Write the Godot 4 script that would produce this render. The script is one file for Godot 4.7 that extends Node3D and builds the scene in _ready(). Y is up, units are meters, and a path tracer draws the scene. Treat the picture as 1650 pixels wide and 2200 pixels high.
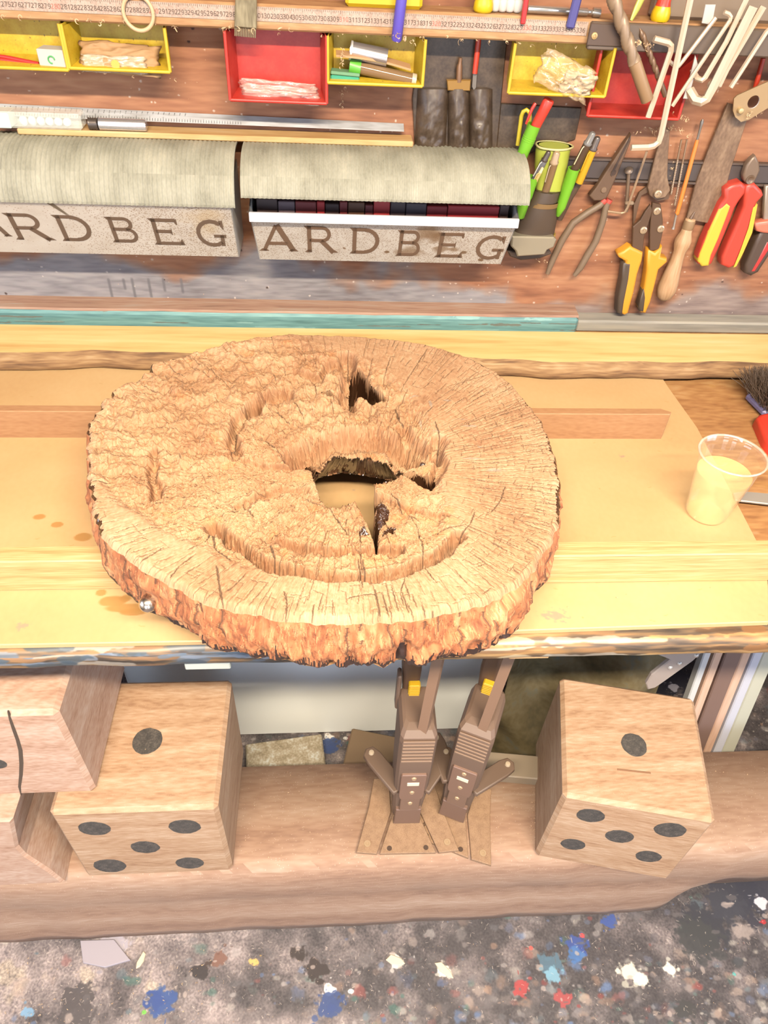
extends Node3D
# A workshop bench seen from above: a weathered log slice on battens, tools on a plywood wall behind, timber dice below.

const WALL := -1.125
const BENCH := 0.915
const MDF := 0.921
const REST := 0.966
const TOP := 1.035
var lens := 1550.0
var cam_at := Vector3(0, 1.52, 0)
var cam_turn := Basis()
var org := Vector3.ZERO
var rng := RandomNumberGenerator.new()
var shelf_y := 0.0
var used := {}
var mats := {}

# ---------- placing ----------
func ray(px: float, py: float) -> Vector3:
	return cam_turn * Vector3((px - 825.0) / lens, -(py - 1100.0) / lens, -1.0)
func on_y(px: float, py: float, y: float) -> Vector3:
	var d := ray(px, py)
	return cam_at + d * ((y - cam_at.y) / d.y)
func on_z(px: float, py: float, z: float) -> Vector3:
	var d := ray(px, py)
	return cam_at + d * ((z - cam_at.z) / d.z)
func wp(px: float, py: float, d: float) -> Vector3:
	return on_z(px, py, WALL + d)
func path_z(a: Array, z: float) -> Array:
	var r := []
	for i in range(0, a.size(), 2): r.append(on_z(a[i], a[i + 1], z))
	return r

# ---------- naming ----------
func numbered(called: String) -> String:
	var k: int = used.get(called, 0)
	used[called] = k + 1
	return called if k == 0 else "%s_%03d" % [called, k]
func tag(o: Node, label: String, category: String, group := "", kind := "") -> void:
	if label != "": o.set_meta("label", label)
	if category != "": o.set_meta("category", category)
	if group != "": o.set_meta("group", group)
	if kind != "": o.set_meta("kind", kind)
func thing(called: String, label: String, category: String, at: Vector3, group := "") -> Node3D:
	var o := Node3D.new()
	o.name = numbered(called)
	add_child(o, true)
	o.position = at
	org = at
	tag(o, label, category, group)
	return o
func part(parent: Node, called: String, st: SurfaceTool, m: Material, label := "") -> MeshInstance3D:
	st.generate_normals()
	var o := MeshInstance3D.new()
	o.name = called
	o.mesh = st.commit()
	o.material_override = m
	o.cast_shadow = GeometryInstance3D.SHADOW_CASTING_SETTING_ON
	parent.add_child(o, true)
	if label != "": o.set_meta("label", label)
	return o
func single(called: String, label: String, category: String, at: Vector3, st: SurfaceTool, m: Material, group := "") -> MeshInstance3D:
	var o := part(self, numbered(called), st, m)
	o.position = at
	tag(o, label, category, group)
	return o
func struct(called: String, at: Vector3, st: SurfaceTool, m: Material) -> MeshInstance3D:
	var o := part(self, called, st, m)
	o.position = at
	o.set_meta("kind", "structure")
	return o

# ---------- shapes: corners given counter-clockwise as seen from outside ----------
func mb() -> SurfaceTool:
	var st := SurfaceTool.new()
	st.begin(Mesh.PRIMITIVE_TRIANGLES)
	st.set_smooth_group(-1)
	return st
func at0(p: Vector3) -> SurfaceTool:
	org = p
	return mb()
func vx(st: SurfaceTool, p: Vector3, uv: Vector2) -> void:
	st.set_uv(uv)
	st.add_vertex(p - org)
func flat_uv(p: Vector3, n: Vector3) -> Vector2:
	var a := n.abs()
	if a.y >= a.x and a.y >= a.z: return Vector2(p.x, p.z)
	if a.z >= a.x: return Vector2(p.x, -p.y)
	return Vector2(p.z, -p.y)
func tri(st: SurfaceTool, a: Vector3, b: Vector3, c: Vector3) -> void:
	var n := (b - a).cross(c - a)
	vx(st, a, flat_uv(a, n)); vx(st, c, flat_uv(c, n)); vx(st, b, flat_uv(b, n))
func quad(st: SurfaceTool, a: Vector3, b: Vector3, c: Vector3, d: Vector3) -> void:
	tri(st, a, b, c); tri(st, a, c, d)
func tri_uv(st: SurfaceTool, a: Vector3, b: Vector3, c: Vector3, ua: Vector2, ub: Vector2, uc: Vector2) -> void:
	vx(st, a, ua); vx(st, c, uc); vx(st, b, ub)
func box(st: SurfaceTool, c: Vector3, s: Vector3, bev := 0.002, xf := Transform3D.IDENTITY) -> void:
	var h := s * 0.5
	var b: float = min(bev, min(h.x, min(h.y, h.z)) * 0.9)
	var q := func(sx: int, sy: int, sz: int, ax: int) -> Vector3:
		var p := Vector3(h.x * sx, h.y * sy, h.z * sz)
		for k in 3:
			if k != ax: p[k] -= b * [sx, sy, sz][k]
		return xf * (c + p)
	for ax in 3:
		var u := (ax + 1) % 3
		var v := (ax + 2) % 3
		for s1 in [-1, 1]:
			var cs := []
			for w in [[-1, -1], [1, -1], [1, 1], [-1, 1]]:
				var g := [0, 0, 0]
				g[ax] = s1; g[u] = w[0]; g[v] = w[1]
				cs.append(q.call(g[0], g[1], g[2], ax))
			if s1 > 0: quad(st, cs[0], cs[1], cs[2], cs[3])
			else: quad(st, cs[3], cs[2], cs[1], cs[0])
		if b > 0.0:
			for s1 in [-1, 1]:
				for s2 in [-1, 1]:
					var e := []
					for w in [-1, 1]:
						var g := [0, 0, 0]
						g[ax] = w; g[u] = s1; g[v] = s2
						e.append(q.call(g[0], g[1], g[2], u)); e.append(q.call(g[0], g[1], g[2], v))
					if s1 * s2 > 0: quad(st, e[0], e[2], e[3], e[1])
					else: quad(st, e[1], e[3], e[2], e[0])
	if b > 0.0:
		for sx in [-1, 1]:
			for sy in [-1, 1]:
				for sz in [-1, 1]:
					var a: Vector3 = q.call(sx, sy, sz, 0)
					var d: Vector3 = q.call(sx, sy, sz, 1)
					var e: Vector3 = q.call(sx, sy, sz, 2)
					if sx * sy * sz > 0: tri(st, a, d, e)
					else: tri(st, a, e, d)
func box2(st: SurfaceTool, lo: Vector3, hi: Vector3, bev := 0.002) -> void:
	box(st, (lo + hi) * 0.5, (hi - lo).abs(), bev)
func inset(p: PackedVector2Array, d: float) -> PackedVector2Array:
	var r := PackedVector2Array()
	var n := p.size()
	for i in n:
		var a := (p[i] - p[(i + n - 1) % n]).normalized()
		var b := (p[(i + 1) % n] - p[i]).normalized()
		var na := Vector2(-a.y, a.x)
		var nb := Vector2(-b.y, b.x)
		var m := na + nb
		var k: float = max(m.length_squared() * 0.5, 0.35)
		r.append(p[i] + m * (d / k))
	return r
# a polygon in the frame's x, y, pushed along its z from w0 to w1, with its far edge rounded by r
func prism(st: SurfaceTool, poly: PackedVector2Array, w0: float, w1: float, r := 0.001, steps := 1, fr := Transform3D.IDENTITY) -> void:
	var p := poly.duplicate()
	if Geometry2D.is_polygon_clockwise(p): p.reverse()
	var n := p.size()
	var rings := []
	rings.append([p, w0])
	for k in steps + 1:
		var a := PI / 2 * k / steps
		rings.append([inset(p, r * (1.0 - cos(a))), w1 - r + r * sin(a)])
	var smooth := steps > 1
	for i in range(rings.size() - 1):
		var a: PackedVector2Array = rings[i][0]
		var b: PackedVector2Array = rings[i + 1][0]
		if smooth: st.set_smooth_group(1)
		for j in n:
			var k := (j + 1) % n
			quad(st, fr * Vector3(a[j].x, a[j].y, rings[i][1]), fr * Vector3(a[k].x, a[k].y, rings[i][1]), fr * Vector3(b[k].x, b[k].y, rings[i + 1][1]), fr * Vector3(b[j].x, b[j].y, rings[i + 1][1]))
	st.set_smooth_group(-1)
	for e in [0, rings.size() - 1]:
		var c: PackedVector2Array = rings[e][0]
		var w: float = rings[e][1]
		var ix := Geometry2D.triangulate_polygon(c)
		if ix.is_empty():
			c = p; ix = Geometry2D.triangulate_polygon(p)
		for j in range(0, ix.size(), 3):
			var A := c[ix[j]]; var B := c[ix[j + 1]]; var D := c[ix[j + 2]]
			var ccw := (B - A).cross(D - A) > 0
			if ccw == (e != 0): tri(st, fr * Vector3(A.x, A.y, w), fr * Vector3(B.x, B.y, w), fr * Vector3(D.x, D.y, w))
			else: tri(st, fr * Vector3(A.x, A.y, w), fr * Vector3(D.x, D.y, w), fr * Vector3(B.x, B.y, w))
# outline as seen in the frame, standing on an upright plane
func slab(st: SurfaceTool, a: Array, z0: float, z1: float, r := 0.001, steps := 1) -> void:
	var p := PackedVector2Array()
	for i in range(0, a.size(), 2):
		var q := on_z(a[i], a[i + 1], z1)
		p.append(Vector2(q.x, q.y))
	prism(st, p, z0, z1, r, steps)
# the same lying on a level plane
func lying(st: SurfaceTool, a: Array, y0: float, y1: float, r := 0.001, steps := 1) -> void:
	var p := PackedVector2Array()
	for i in range(0, a.size(), 2):
		var q := on_y(a[i], a[i + 1], y1)
		p.append(Vector2(q.x, -q.z))
	prism(st, p, y0, y1, r, steps, Transform3D(Basis(Vector3(1, 0, 0), Vector3(0, 0, -1), Vector3(0, 1, 0)), Vector3.ZERO))
func disc_poly(c: Vector2, r: float, n := 16, sy := 1.0) -> PackedVector2Array:
	var p := PackedVector2Array()
	for i in n: p.append(c + Vector2(cos(TAU * i / n) * r, sin(TAU * i / n) * r * sy))
	return p
func tube(st: SurfaceTool, path: Array, rad, sides := 10, flat := false, squash := 1.0, hint := Vector3(0.3, 0.2, 1)) -> void:
	var n := path.size()
	var t0: Vector3 = (path[1] - path[0]).normalized()
	var u := hint.cross(t0)
	if u.length() < 0.01: u = Vector3.UP.cross(t0)
	u = u.normalized()
	var rings := []
	for i in n:
		var t: Vector3
		if i == 0: t = t0
		elif i == n - 1: t = (path[i] - path[i - 1]).normalized()
		else: t = ((path[i] - path[i - 1]).normalized() + (path[i + 1] - path[i]).normalized()).normalized()
		u = (u - t * u.dot(t)).normalized()
		var v := t.cross(u)
		var r: float = rad[i] if rad is Array else rad
		var ring := []
		for k in sides:
			var a := TAU * k / sides
			ring.append(path[i] + u * cos(a) * r + v * sin(a) * r * squash)
		rings.append(ring)
	var l := 0.0
	for i in n - 1:
		st.set_smooth_group(-1 if flat else 1)
		var dl: float = (path[i + 1] - path[i]).length()
		for k in sides:
			var m := (k + 1) % sides
			var ua := float(k) / sides
			var ub := float(k + 1) / sides
			tri_uv(st, rings[i][k], rings[i][m], rings[i + 1][m], Vector2(ua, l), Vector2(ub, l), Vector2(ub, l + dl))
			tri_uv(st, rings[i][k], rings[i + 1][m], rings[i + 1][k], Vector2(ua, l), Vector2(ub, l + dl), Vector2(ua, l + dl))
		l += dl
	st.set_smooth_group(-1)
	for k in range(1, sides - 1):
		tri(st, rings[0][0], rings[0][k + 1], rings[0][k])
		tri(st, rings[n - 1][0], rings[n - 1][k], rings[n - 1][k + 1])
# profile of (radius, height) turned about an axis
func lathe(st: SurfaceTool, prof: Array, fr: Transform3D, seg := 24, sharp := 0.6) -> void:
	var g := 1
	for i in prof.size() - 1:
		if i > 0:
			var a: Vector2 = (prof[i] - prof[i - 1]).normalized()
			var b: Vector2 = (prof[i + 1] - prof[i]).normalized()
			if a.dot(b) < sharp: g += 1
		st.set_smooth_group(g)
		for k in seg:
			var a0 := TAU * k / seg
			var a1 := TAU * (k + 1) / seg
			var p: Vector2 = prof[i]
			var q: Vector2 = prof[i + 1]
			var A := fr * Vector3(cos(a0) * p.x, p.y, -sin(a0) * p.x)
			var B := fr * Vector3(cos(a1) * p.x, p.y, -sin(a1) * p.x)
			var C := fr * Vector3(cos(a1) * q.x, q.y, -sin(a1) * q.x)
			var D := fr * Vector3(cos(a0) * q.x, q.y, -sin(a0) * q.x)
			var U := func(t: float, y: float) -> Vector2: return Vector2(t, y)
			if p.x > 1e-6: tri_uv(st, A, B, C, U.call(a0 / TAU, p.y), U.call(a1 / TAU, p.y), U.call(a1 / TAU, q.y))
			if q.x > 1e-6: tri_uv(st, A, C, D, U.call(a0 / TAU, p.y), U.call(a1 / TAU, q.y), U.call(a0 / TAU, q.y))
	st.set_smooth_group(-1)
func frame_along(a: Vector3, b: Vector3) -> Transform3D:
	var y := (b - a).normalized()
	var x := y.cross(Vector3(0, 0, 1))
	if x.length() < 0.05: x = Vector3(1, 0, 0)
	x = x.normalized()
	return Transform3D(Basis(x, y, x.cross(y)), a)
# rings of equal size joined by a skin
func loft(st: SurfaceTool, rings: Array, closed := true, caps := true, group := 1, uvs = null) -> void:
	var n: int = rings[0].size()
	if closed and uvs == null:
		var c0 := Vector3.ZERO
		var c1 := Vector3.ZERO
		for k in n:
			c0 += rings[0][k] / n
			c1 += rings[1][k] / n
		var turn := Vector3.ZERO
		for k in n: turn += (rings[0][k] - c0).cross(rings[0][(k + 1) % n] - c0)
		if turn.dot(c1 - c0) < 0:
			for r in rings: r.reverse()
	for i in rings.size() - 1:
		st.set_smooth_group(group)
		for k in (n if closed else n - 1):
			var m := (k + 1) % n
			if uvs == null: quad(st, rings[i][k], rings[i][m], rings[i + 1][m], rings[i + 1][k])
			else:
				tri_uv(st, rings[i][k], rings[i][m], rings[i + 1][m], uvs[i][k], uvs[i][k + 1], uvs[i + 1][k + 1])
				tri_uv(st, rings[i][k], rings[i + 1][m], rings[i + 1][k], uvs[i][k], uvs[i + 1][k + 1], uvs[i + 1][k])
	st.set_smooth_group(-1)
	if caps:
		for e in [0, rings.size() - 1]:
			var c := Vector3.ZERO
			for p in rings[e]: c += p
			c /= n
			for k in n:
				var m := (k + 1) % n
				if e == 0: tri(st, c, rings[e][m], rings[e][k])
				else: tri(st, c, rings[e][k], rings[e][m])
# a crumpled pillow: bag, pouch or packet
func pouch(st: SurfaceTool, c: Vector3, ax: Vector3, ay: Vector3, thick: float, crumple: float, seed_: int, n := 18) -> void:
	var nz := FastNoiseLite.new()
	nz.seed = seed_; nz.frequency = 0.9; nz.fractal_octaves = 3
	var az := ax.cross(ay).normalized()
	for side in [1.0, -1.0]:
		var g := []
		for j in n + 1:
			for i in n + 1:
				var u := 2.0 * i / n - 1.0
				var v := 2.0 * j / n - 1.0
				var f: float = pow(max(0.0, (1 - pow(abs(u), 4)) * (1 - pow(abs(v), 4))), 0.6)
				var w: float = nz.get_noise_3d(u * 3, v * 3, side * 5)
				var e: float = nz.get_noise_2d(u * 2 + 9, v * 2)
				g.append(c + ax * (u + 0.12 * e) + ay * (v + 0.12 * nz.get_noise_2d(v * 2, u * 2 + 4)) + az * (side * thick * f * (0.7 + 0.5 * w) + crumple * e + crumple * f * w))
		st.set_smooth_group(2)
		for j in n:
			for i in n:
				var a: Vector3 = g[j * (n + 1) + i]
				var b: Vector3 = g[j * (n + 1) + i + 1]
				var d: Vector3 = g[(j + 1) * (n + 1) + i + 1]
				var e2: Vector3 = g[(j + 1) * (n + 1) + i]
				if side > 0: quad(st, a, b, d, e2)
				else: quad(st, e2, d, b, a)
	st.set_smooth_group(-1)

# ---------- colour and textures ----------
func col(r: float, g: float, b: float, k := 0.5) -> Color:
	var c := Color(r / 255.0, g / 255.0, b / 255.0).srgb_to_linear()
	return Color(c.r * k, c.g * k, c.b * k).linear_to_srgb()
func mat(r: float, g: float, b: float, rough := 0.6, metal := 0.0, k := 0.5) -> StandardMaterial3D:
	var key := "%s %s %s %s %s %s" % [r, g, b, rough, metal, k]
	if mats.has(key): return mats[key]
	var m := StandardMaterial3D.new()
	m.albedo_color = col(r, g, b, k)
	m.roughness = rough
	m.metallic = metal
	mats[key] = m
	return m
func tex_mat(t: Tex, rough := 0.7, scale := Vector3.ONE, offset := Vector3.ZERO, bump: Tex = null, depth := 0.1) -> StandardMaterial3D:
	var m := StandardMaterial3D.new()
	m.albedo_texture = t.done()
	m.roughness = rough
	m.uv1_scale = scale
	m.uv1_offset = offset
	if bump != null:
		m.heightmap_enabled = true
		m.heightmap_texture = bump.done()
		m.heightmap_scale = depth
	return m
func clear_mat(r: float, g: float, b: float, a: float, rough := 0.05) -> StandardMaterial3D:
	var m := StandardMaterial3D.new()
	m.transparency = BaseMaterial3D.TRANSPARENCY_ALPHA
	m.albedo_color = Color(r / 255.0, g / 255.0, b / 255.0, a)
	m.roughness = rough
	m.cull_mode = BaseMaterial3D.CULL_DISABLED
	return m

class Tex:
	var w: int
	var h: int
	var d := PackedByteArray()
	var made: ImageTexture
	func _init(ww: int, hh: int, c := Color.BLACK) -> void:
		w = ww; h = hh
		var im := Image.create(w, h, false, Image.FORMAT_RGB8)
		im.fill(c)
		d = im.get_data()
	func done() -> ImageTexture:
		if made == null: made = ImageTexture.create_from_image(Image.create_from_data(w, h, false, Image.FORMAT_RGB8, d))
		return made
	func put(x: int, y: int, c: Color, a: float) -> void:
		if x < 0 or y < 0 or x >= w or y >= h: return
		var i := (y * w + x) * 3
		d[i] = int(lerpf(d[i], c.r * 255, a)); d[i + 1] = int(lerpf(d[i + 1], c.g * 255, a)); d[i + 2] = int(lerpf(d[i + 2], c.b * 255, a))
	func blob(cx: float, cy: float, rx: float, ry: float, c: Color, a: float, rough: float, nz: FastNoiseLite, soft := 0.15) -> void:
		for y in range(int(cy - ry * 1.6), int(cy + ry * 1.6) + 1):
			for x in range(int(cx - rx * 1.6), int(cx + rx * 1.6) + 1):
				var u := (x - cx) / rx
				var v := (y - cy) / ry
				var q := sqrt(u * u + v * v) + rough * nz.get_noise_2d(x, y)
				if q < 1.0: put(x, y, c, a * min(1.0, (1.0 - q) / soft))
	func line(x0: float, y0: float, x1: float, y1: float, wd: float, c: Color, a: float) -> void:
		var n := int(max(abs(x1 - x0), abs(y1 - y0))) + 1
		var k := int(ceil(wd * 0.5))
		for i in n + 1:
			var x := lerpf(x0, x1, float(i) / n)
			var y := lerpf(y0, y1, float(i) / n)
			if wd <= 1.0: put(int(x), int(y), c, a)
			else:
				for dy in range(-k, k + 1):
					for dx in range(-k, k + 1):
						var q := wd * 0.5 + 0.5 - sqrt(dx * dx + dy * dy)
						if q > 0: put(int(x) + dx, int(y) + dy, c, a * min(1.0, q))
func noise_bytes(w: int, h: int, sx: int, sy: int, freq: float, seed_: int, oct := 4) -> PackedByteArray:
	var n := FastNoiseLite.new()
	n.seed = seed_; n.frequency = freq; n.fractal_octaves = oct
	var im := n.get_seamless_image(max(8, w / sx), max(8, h / sy))
	im.convert(Image.FORMAT_L8)
	im.resize(w, h, Image.INTERPOLATE_CUBIC)
	return im.get_data()
func lut(cs: Array) -> PackedByteArray:
	var r := PackedByteArray()
	r.resize(768)
	for i in 256:
		var t := i / 255.0 * (cs.size() - 1)
		var k: int = min(int(t), cs.size() - 2)
		var c: Color = cs[k].lerp(cs[k + 1], t - k)
		r[i * 3] = int(c.r * 255); r[i * 3 + 1] = int(c.g * 255); r[i * 3 + 2] = int(c.b * 255)
	return r
# grain along u (sx > sy), or mottled (sx == sy)
func grain(w: int, h: int, cs: Array, seed_: int, sx := 14, sy := 1, f1 := 0.02, f2 := 0.09, mixed := 0.5, gain := 1.3) -> Tex:
	var t := Tex.new(w, h)
	var a := noise_bytes(w, h, sx, sy, f1, seed_)
	var b := noise_bytes(w, h, max(1, sx / 2), sy, f2, seed_ + 7)
	var l := lut(cs)
	for i in w * h:
		var v := int(((a[i] * (1.0 - mixed) + b[i] * mixed) - 128.0) * gain + 128.0)
		v = clampi(v, 0, 255) * 3
		t.d[i * 3] = l[v]; t.d[i * 3 + 1] = l[v + 1]; t.d[i * 3 + 2] = l[v + 2]
	return t

# ---------- the scene ----------
func _ready() -> void:
	rng.seed = 7
	cam_turn = Basis(Vector3.UP, deg_to_rad(-5.87)) * Basis(Vector3.RIGHT, deg_to_rad(-43.08)) * Basis(Vector3(0, 0, 1), deg_to_rad(3.7))
	var cam := Camera3D.new()
	cam.name = "camera"
	cam.fov = rad_to_deg(2.0 * atan(1100.0 / lens))
	cam.near = 0.02
	cam.far = 60.0
	cam.transform = Transform3D(cam_turn, cam_at)
	add_child(cam)
	cam.current = true
	var env := Environment.new()
	env.background_mode = Environment.BG_SKY
	var sky := Sky.new()
	var sm := ProceduralSkyMaterial.new()
	sm.sky_top_color = Color(0.74, 0.8, 0.92)
	sm.sky_horizon_color = Color(0.86, 0.92, 1.0)
	sm.ground_bottom_color = Color(0.55, 0.56, 0.58)
	sm.ground_horizon_color = Color(0.8, 0.84, 0.88)
	sm.energy_multiplier = 10.5
	sky.sky_material = sm
	env.sky = sky
	env.tonemap_mode = Environment.TONE_MAPPER_LINEAR
	env.tonemap_exposure = 1.0
	env.sdfgi_enabled = true
	env.ssao_enabled = true
	env.ssil_enabled = true
	var we := WorldEnvironment.new()
	we.name = "surroundings"
	we.environment = env
	add_child(we)
	ceiling_lamp("fluorescent_batten_lamp", "long warm white batten lamp hung from the ceiling over the bench", Vector3(0.12, 2.36, 0.43), 19.0)

	room()
	bench()
	slice()
	under_bench()
	dice()
	lifting_clamps()
	letter_boxes()
	shelf()
	bins()
	ledge()
	pouches()
	pen_holder()
	hanging_tools()
	hex_keys()
	bench_things()
	shavings()

func ceiling_lamp(called: String, label: String, at: Vector3, energy: float) -> void:
	var t := thing(called, label, "lamp", at)
	var st := mb()
	box2(st, at + Vector3(-0.75, 0.0, -0.05), at + Vector3(0.75, 0.05, 0.05), 0.006)
	part(t, "housing", st, mat(235, 235, 235, 0.4))
	for x in [-0.5, 0.5]:
		st = mb()
		tube(st, [at + Vector3(x, 0.05, 0), Vector3(at.x + x, 2.5, at.z)], 0.005, 8)
		part(t, "hanging_rod", st, mat(200, 200, 200, 0.4))
	st = mb()
	box2(st, at + Vector3(-0.72, -0.02, -0.04), at + Vector3(0.72, 0.0, 0.04), 0.008)
	var m := StandardMaterial3D.new()
	m.albedo_color = Color(0.9, 0.9, 0.88)
	m.emission_enabled = true
	m.emission = Color(1.0, 0.93, 0.82)
	m.emission_energy_multiplier = 3.0
	part(t, "lamp_diffuser", st, m)
	var l := AreaLight3D.new()
	l.name = "lamp_light"
	l.area_size = Vector2(1.4, 0.09)
	l.light_color = Color(1.0, 0.94, 0.85)
	l.light_energy = energy
	l.area_range = 12.0
	l.area_attenuation = 2.0
	l.shadow_enabled = true
	l.position = Vector3(0, -0.03, 0)
	l.rotation = Vector3(-PI / 2, 0, 0)
	t.add_child(l)

func room() -> void:
	# floor: painted concrete, thick with spilt paint and sawdust
	var t := grain(2048, 512, [col(96, 88, 88), col(150, 136, 130), col(186, 170, 160), col(228, 212, 202)], 3, 1, 1, 0.03, 0.16, 0.6, 1.3)
	var ga := noise_bytes(2048, 512, 2, 2, 0.015, 77)
	for y in 512:
		for x in 2048:
			var i := (y * 2048 + x) * 3
			# old dark paint shows through to the right, pale dust lies on the left
			var f := clampf(0.86 + (ga[i / 3] - 128) * 0.0035 - clampf((x - 380.0) / 1500.0, -0.25, 0.6) * 0.6, 0.45, 1.1)
			t.d[i] = int(min(255.0, t.d[i] * f)); t.d[i + 1] = int(min(255.0, t.d[i + 1] * f)); t.d[i + 2] = int(min(255.0, t.d[i + 2] * min(1.05, f + 0.03)))
	var nz := FastNoiseLite.new()
	nz.frequency = 0.045; nz.fractal_octaves = 4; nz.seed = 5
	var pals := [Color(0.2, 0.19, 0.2), Color(0.25, 0.25, 0.26), Color(0.3, 0.28, 0.28), Color(0.36, 0.34, 0.33), Color(0.22, 0.21, 0.23), Color(0.62, 0.6, 0.58), Color(0.4, 0.37, 0.36), Color(0.5, 0.45, 0.42), Color(0.22, 0.28, 0.42), Color(0.27, 0.38, 0.55), Color(0.13, 0.3, 0.26), Color(0.45, 0.13, 0.11), Color(0.68, 0.66, 0.6), Color(0.5, 0.38, 0.3), Color(0.22, 0.32, 0.36), Color(0.6, 0.52, 0.46)]
	for i in 11000:
		var x := rng.randf_range(0, 2048)
		var y := rng.randf_range(0, 512)
		# more paint to the right and towards the viewer, more dust on the left
		var p := clampf((x - 250.0) / 1000.0, 0.12, 1.0) * clampf((y - 100.0) / 160.0, 0.4, 1.0)
		if rng.randf() > p: continue
		var r := pow(rng.randf(), 4.0) * 17.0 + 0.8
		t.blob(x, y, r, r * rng.randf_range(0.5, 1.0), pals[rng.randi() % pals.size()].lerp(Color(0.5, 0.47, 0.46), rng.randf_range(0.0, 0.55)), rng.randf_range(0.15, 0.62), rng.randf_range(0.4, 0.9), nz, 0.5)
	# spills whose shape can be read: pixel x, y, half width, colour
	for b in [[850, 2063, 22, 235, 230, 220], [955, 2085, 20, 232, 228, 215], [708, 2125, 17, 245, 242, 235], [753, 2128, 9, 240, 238, 232], [643, 2047, 18, 62, 50, 46], [680, 2083, 26, 60, 48, 45], [685, 2107, 9, 60, 48, 45], [708, 2157, 30, 60, 85, 145], [345, 2150, 32, 60, 95, 165], [328, 2147, 22, 60, 90, 160], [310, 2174, 7, 110, 190, 70], [1240, 2030, 26, 62, 90, 170], [1235, 2050, 24, 80, 130, 195], [1310, 1979, 20, 66, 95, 175], [1180, 2070, 34, 96, 130, 150], [1190, 2095, 24, 120, 165, 185], [1350, 2085, 30, 226, 222, 200], [1378, 2105, 22, 232, 228, 208], [1440, 2082, 22, 234, 230, 212], [1515, 1990, 60, 62, 62, 70], [1500, 2015, 54, 72, 72, 72], [1580, 1920, 70, 62, 62, 74], [1630, 1910, 60, 58, 58, 72], [1560, 1945, 44, 70, 70, 80], [1635, 1940, 22, 222, 218, 222], [1620, 1980, 18, 64, 62, 74], [1640, 1980, 8, 190, 40, 45], [1250, 2010, 7, 215, 70, 70], [1140, 2036, 6, 210, 90, 80], [1120, 2125, 24, 170, 60, 60], [1210, 2145, 24, 165, 70, 70], [1576, 2092, 5, 90, 215, 205], [170, 2140, 42, 92, 84, 84], [165, 2180, 46, 96, 88, 88], [245, 2030, 40, 176, 168, 176], [430, 2088, 18, 60, 52, 52], [450, 2068, 12, 80, 62, 54], [60, 2175, 16, 120, 160, 190], [545, 2066, 13, 222, 180, 100], [470, 2060, 22, 120, 84, 70], [1470, 2170, 22, 70, 68, 66]]:
		var w := on_y(b[0], b[1], 0.0)
		var r: float = b[2] * (0.9 if b[3] < 80 else 0.72)
		t.blob((w.x + 0.85) * 1024.0, (w.z + 0.6) * 1024.0, r, r * 0.8, col(b[3], b[4], b[5], 0.62 if b[3] > 100 else 0.4), 0.9, 0.6, nz, 0.2)
		for k in 7:
			var e := Vector2(rng.randfn(0, 1), rng.randfn(0, 1)) * r * 0.8
			t.blob((w.x + 0.85) * 1024.0 + e.x, (w.z + 0.6) * 1024.0 + e.y, rng.randf_range(0.8, r * 0.4), rng.randf_range(0.8, r * 0.3), [col(b[3], b[4], b[5], 0.42), Color(0.3, 0.28, 0.28), Color(0.55, 0.5, 0.47)][k % 3], 0.7, 0.5, nz, 0.3)
	for i in 9000:
		var x := rng.randf_range(0, 2048)
		var y := rng.randf_range(0, 512)
		if rng.randf() > 0.25 + 0.75 * clampf(1.0 - x / 800.0, 0, 1): continue
		var a := rng.randf() * TAU
		t.line(x, y, x + cos(a) * 4, y + sin(a) * 4, 1.0, col(232, 214, 196), rng.randf_range(0.3, 0.8))
	var st := at0(Vector3(0, 0, 0))
	box2(st, Vector3(-1.95, -0.1, -1.35), Vector3(1.95, 0, 2.35), 0.0)
	struct("floor", org, st, tex_mat(t, 0.65, Vector3(0.5, 2.0, 1), Vector3(0.425, 1.2, 0)))

	# the wall behind the bench: red-brown plywood, grey-blue overspray along its foot
	var gw := noise_bytes(1536, 768, 10, 1, 0.02, 11)
	var gf := noise_bytes(1536, 768, 6, 1, 0.12, 12)
	var gm := noise_bytes(1536, 768, 2, 2, 0.012, 13)
	var lw := lut([col(128, 78, 52), col(168, 110, 76), col(190, 132, 94), col(212, 158, 118)])
	var lp := lut([col(112, 112, 118), col(140, 142, 150), col(164, 166, 172), col(182, 180, 178)])
	t = Tex.new(1536, 768)
	for y in 768:
		var wy := 1.65 - y / 768.0 * 0.85
		for x in 1536:
			var i := y * 1536 + x
			var wx := -0.85 + x / 1536.0 * 1.9
			var g := clampi(int((gw[i] * 0.5 + gf[i] * 0.35 + gm[i] * 0.15 - 128) * 1.5 + 128), 0, 255) * 3
			# paint: a band along the bottom, rising at the far left and right
			var edge := 1.035 - 0.07 * clampf((wx - 0.05) / 0.3, 0, 1) + 0.05 * clampf((wx - 0.52) / 0.15, 0, 1) + (gm[i] - 128) * 0.0004
			var a := clampf((edge - wy) / 0.03, 0.0, 1.0) * (0.85 if wx < 0.3 else 0.6)
			var p := clampi(int((gf[i] * 0.5 + gm[i] * 0.5 - 128) * 1.3 + 128), 0, 255) * 3
			for k in 3: t.d[i * 3 + k] = int(lerpf(lw[g + k], lp[p + k], a))
	for i in 900:
		var x := rng.randf_range(100, 1500)
		var y := rng.randf_range(90, 660)
		t.blob(x, y, rng.randf_range(0.6, 1.7), rng.randf_range(0.6, 1.7), col(236, 222, 206), 0.75, 0.2, nz)
	for i in 90: t.blob(rng.randf_range(100, 1500), rng.randf_range(60, 640), rng.randf_range(0.8, 2.2), rng.randf_range(0.8, 2.2), col(60, 38, 30), 0.8, 0.3, nz)
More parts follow.
